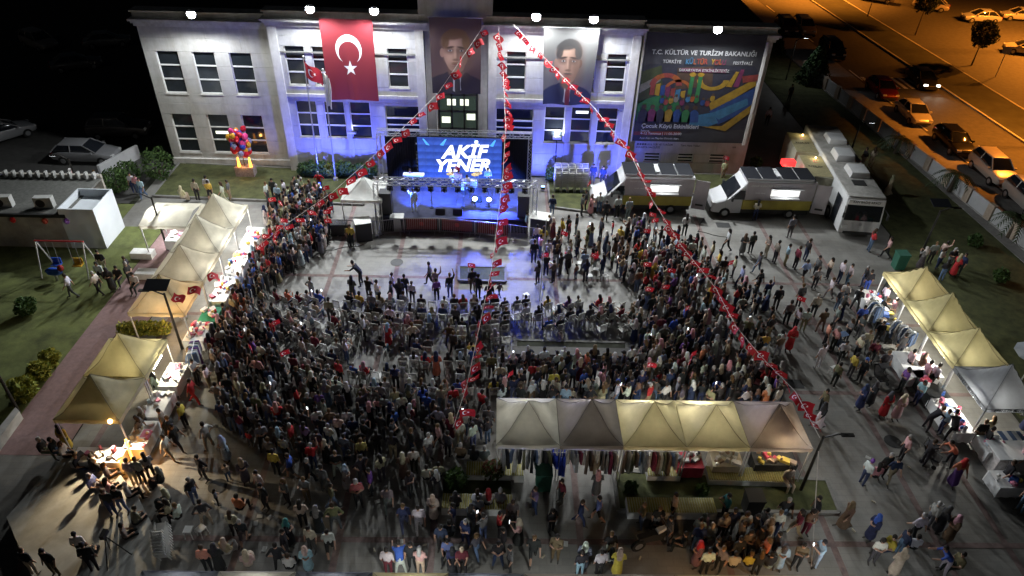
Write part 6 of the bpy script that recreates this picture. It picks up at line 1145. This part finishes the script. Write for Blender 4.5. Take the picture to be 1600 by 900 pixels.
def word(n): return NTH[n-1] if n <= 26 else 'twenty-'+NTH[n-21] if n < 30 else 'thirtieth' if n == 30 else 'thirty-'+NTH[n-31] if n < 40 else 'fortieth' if n == 40 else 'forty-'+NTH[n-41]
cnt = {}
NUM = {}
for P, rz, ri in sorted(chairs, key=lambda c: c[0].x): cnt[ri] = cnt.get(ri, 0)+1; NUM[(round(P.x,4), round(P.y,4))] = cnt[ri]
for k, (P, rz, ri) in enumerate(chairs[:190]):
    o = link('audience_chair', chair_me[1 if k % 3 else 0], None, P, rz); tag(o, 'slatted pale chair, %s from the left in the %s audience row' % (word(NUM[(round(P.x,4), round(P.y,4))]), ON[min(11,ri)]), 'chair', 'audience chairs, %s row' % ON[min(11,ri)])
if len(chairs) > 190:
    vv, ff, off = [], [], 0; cm = chair_me[1]; cv = np.array([v.co for v in cm.vertices]); cf = [tuple(p.vertices) for p in cm.polygons]
    for P, rz, ri in chairs[190:]: c, s = math.cos(rz), math.sin(rz); vv.append(np.stack([cv[:,0]*c-cv[:,1]*s+P.x, cv[:,0]*s+cv[:,1]*c+P.y, cv[:,2]], 1)); ff += [tuple(k+off for k in f) for f in cf]; off += len(cv)
    me = bpy.data.meshes.new('chair_rows'); me.from_pydata(np.concatenate(vv).tolist(), [], ff); me.materials.append(MATS['grey_plastic']); o = link('chair_rows', me); tag(o, 'remaining rows of slatted chairs nearest the stage', 'chairs'); o['kind'] = 'stuff'
# phones held up and small hand flags
ph = MB(); ph.box((0,0,0), (.075,.012,.14)); ph = ph.mesh('phone', mat('phone_screen', (.5,.5,.5), .3, var=0, emit=(.9,.95,1), es=3))
cand = [q for q in allp if q[2] in ('sp','sk','ap')]; rnd.shuffle(cand)
pcount = {}
for q in sorted(cand[:24], key=lambda q: topix(q[0])[0]):
    d_ = Vector((-math.sin(q[1]),math.cos(q[1]),0)); z = (1.36 if q[2] != 'ap' else 1.0)*q[6]; o = link('phone', ph, None, q[0]+d_*.38+Vector((0,0,z)), q[1]); pl = place(*topix(q[0])); pcount[pl] = pcount.get(pl,0)+1; tag(o, 'glowing phone screen, %s from the left held %s' % (NTH[pcount[pl]-1], pl), 'phone', 'phones '+pl)
hf = MB(); hf.tube((0,0,0), (0,0,.6), .008, n=5); hfm = hf.mesh('stick', m_rope)
cand = [q for q in allp if q[2] in ('su','sd','sf','sl') and 360 < topix(q[0])[0] < 1250 and topix(q[0])[1] < 640]; rnd.shuffle(cand)
pcount = {}
for k, q in enumerate(sorted(cand[:38], key=lambda q: topix(q[0])[0])):
    pl = place(*topix(q[0])); pcount[pl] = pcount.get(pl,0)+1; t = T('hand_flag', 'small red hand flag, %s from the left waved %s' % (NTH[pcount[pl]-1], pl), 'flag', q[0]+Vector((.24*math.cos(q[1]),.24*math.sin(q[1])+.1,1.35*q[6])), rnd.uniform(-1,1), 'hand flags '+pl); link('stick', hfm, t); o = link('flag', mini[k % 5], t); o.location = (0,0,.6); o.scale = (.55,.55,.55)
print('PEOPLE', len(allp), 'chairs', len(chairs))

LW = ['paper scrap','crushed cup']
for k in range(26):
    for tr in range(40):
        px, py = rnd.uniform(270,1560), rnd.uniform(690,885); P = at(px, py)
        if not blocked(P) and free(P, .3): break
    o = link('litter', lit[k % 2], None, P, rnd.uniform(0,6)); tag(o, '%s on the paving, litter piece %s by number from the left' % (LW[k % 2], NTH[k]), 'litter', 'litter on the lower paving')
lo_ = sorted([o for o in C.objects if o.name.startswith('litter') and not o.name.startswith('litter_bin')], key=lambda o: o.location.x)
for k, o in enumerate(lo_): o['label'] = 'pale %s lying on the lower paving, %s piece of litter from the left' % ('paper scrap' if o.data is lit[0] else 'crushed cup', NTH[k])
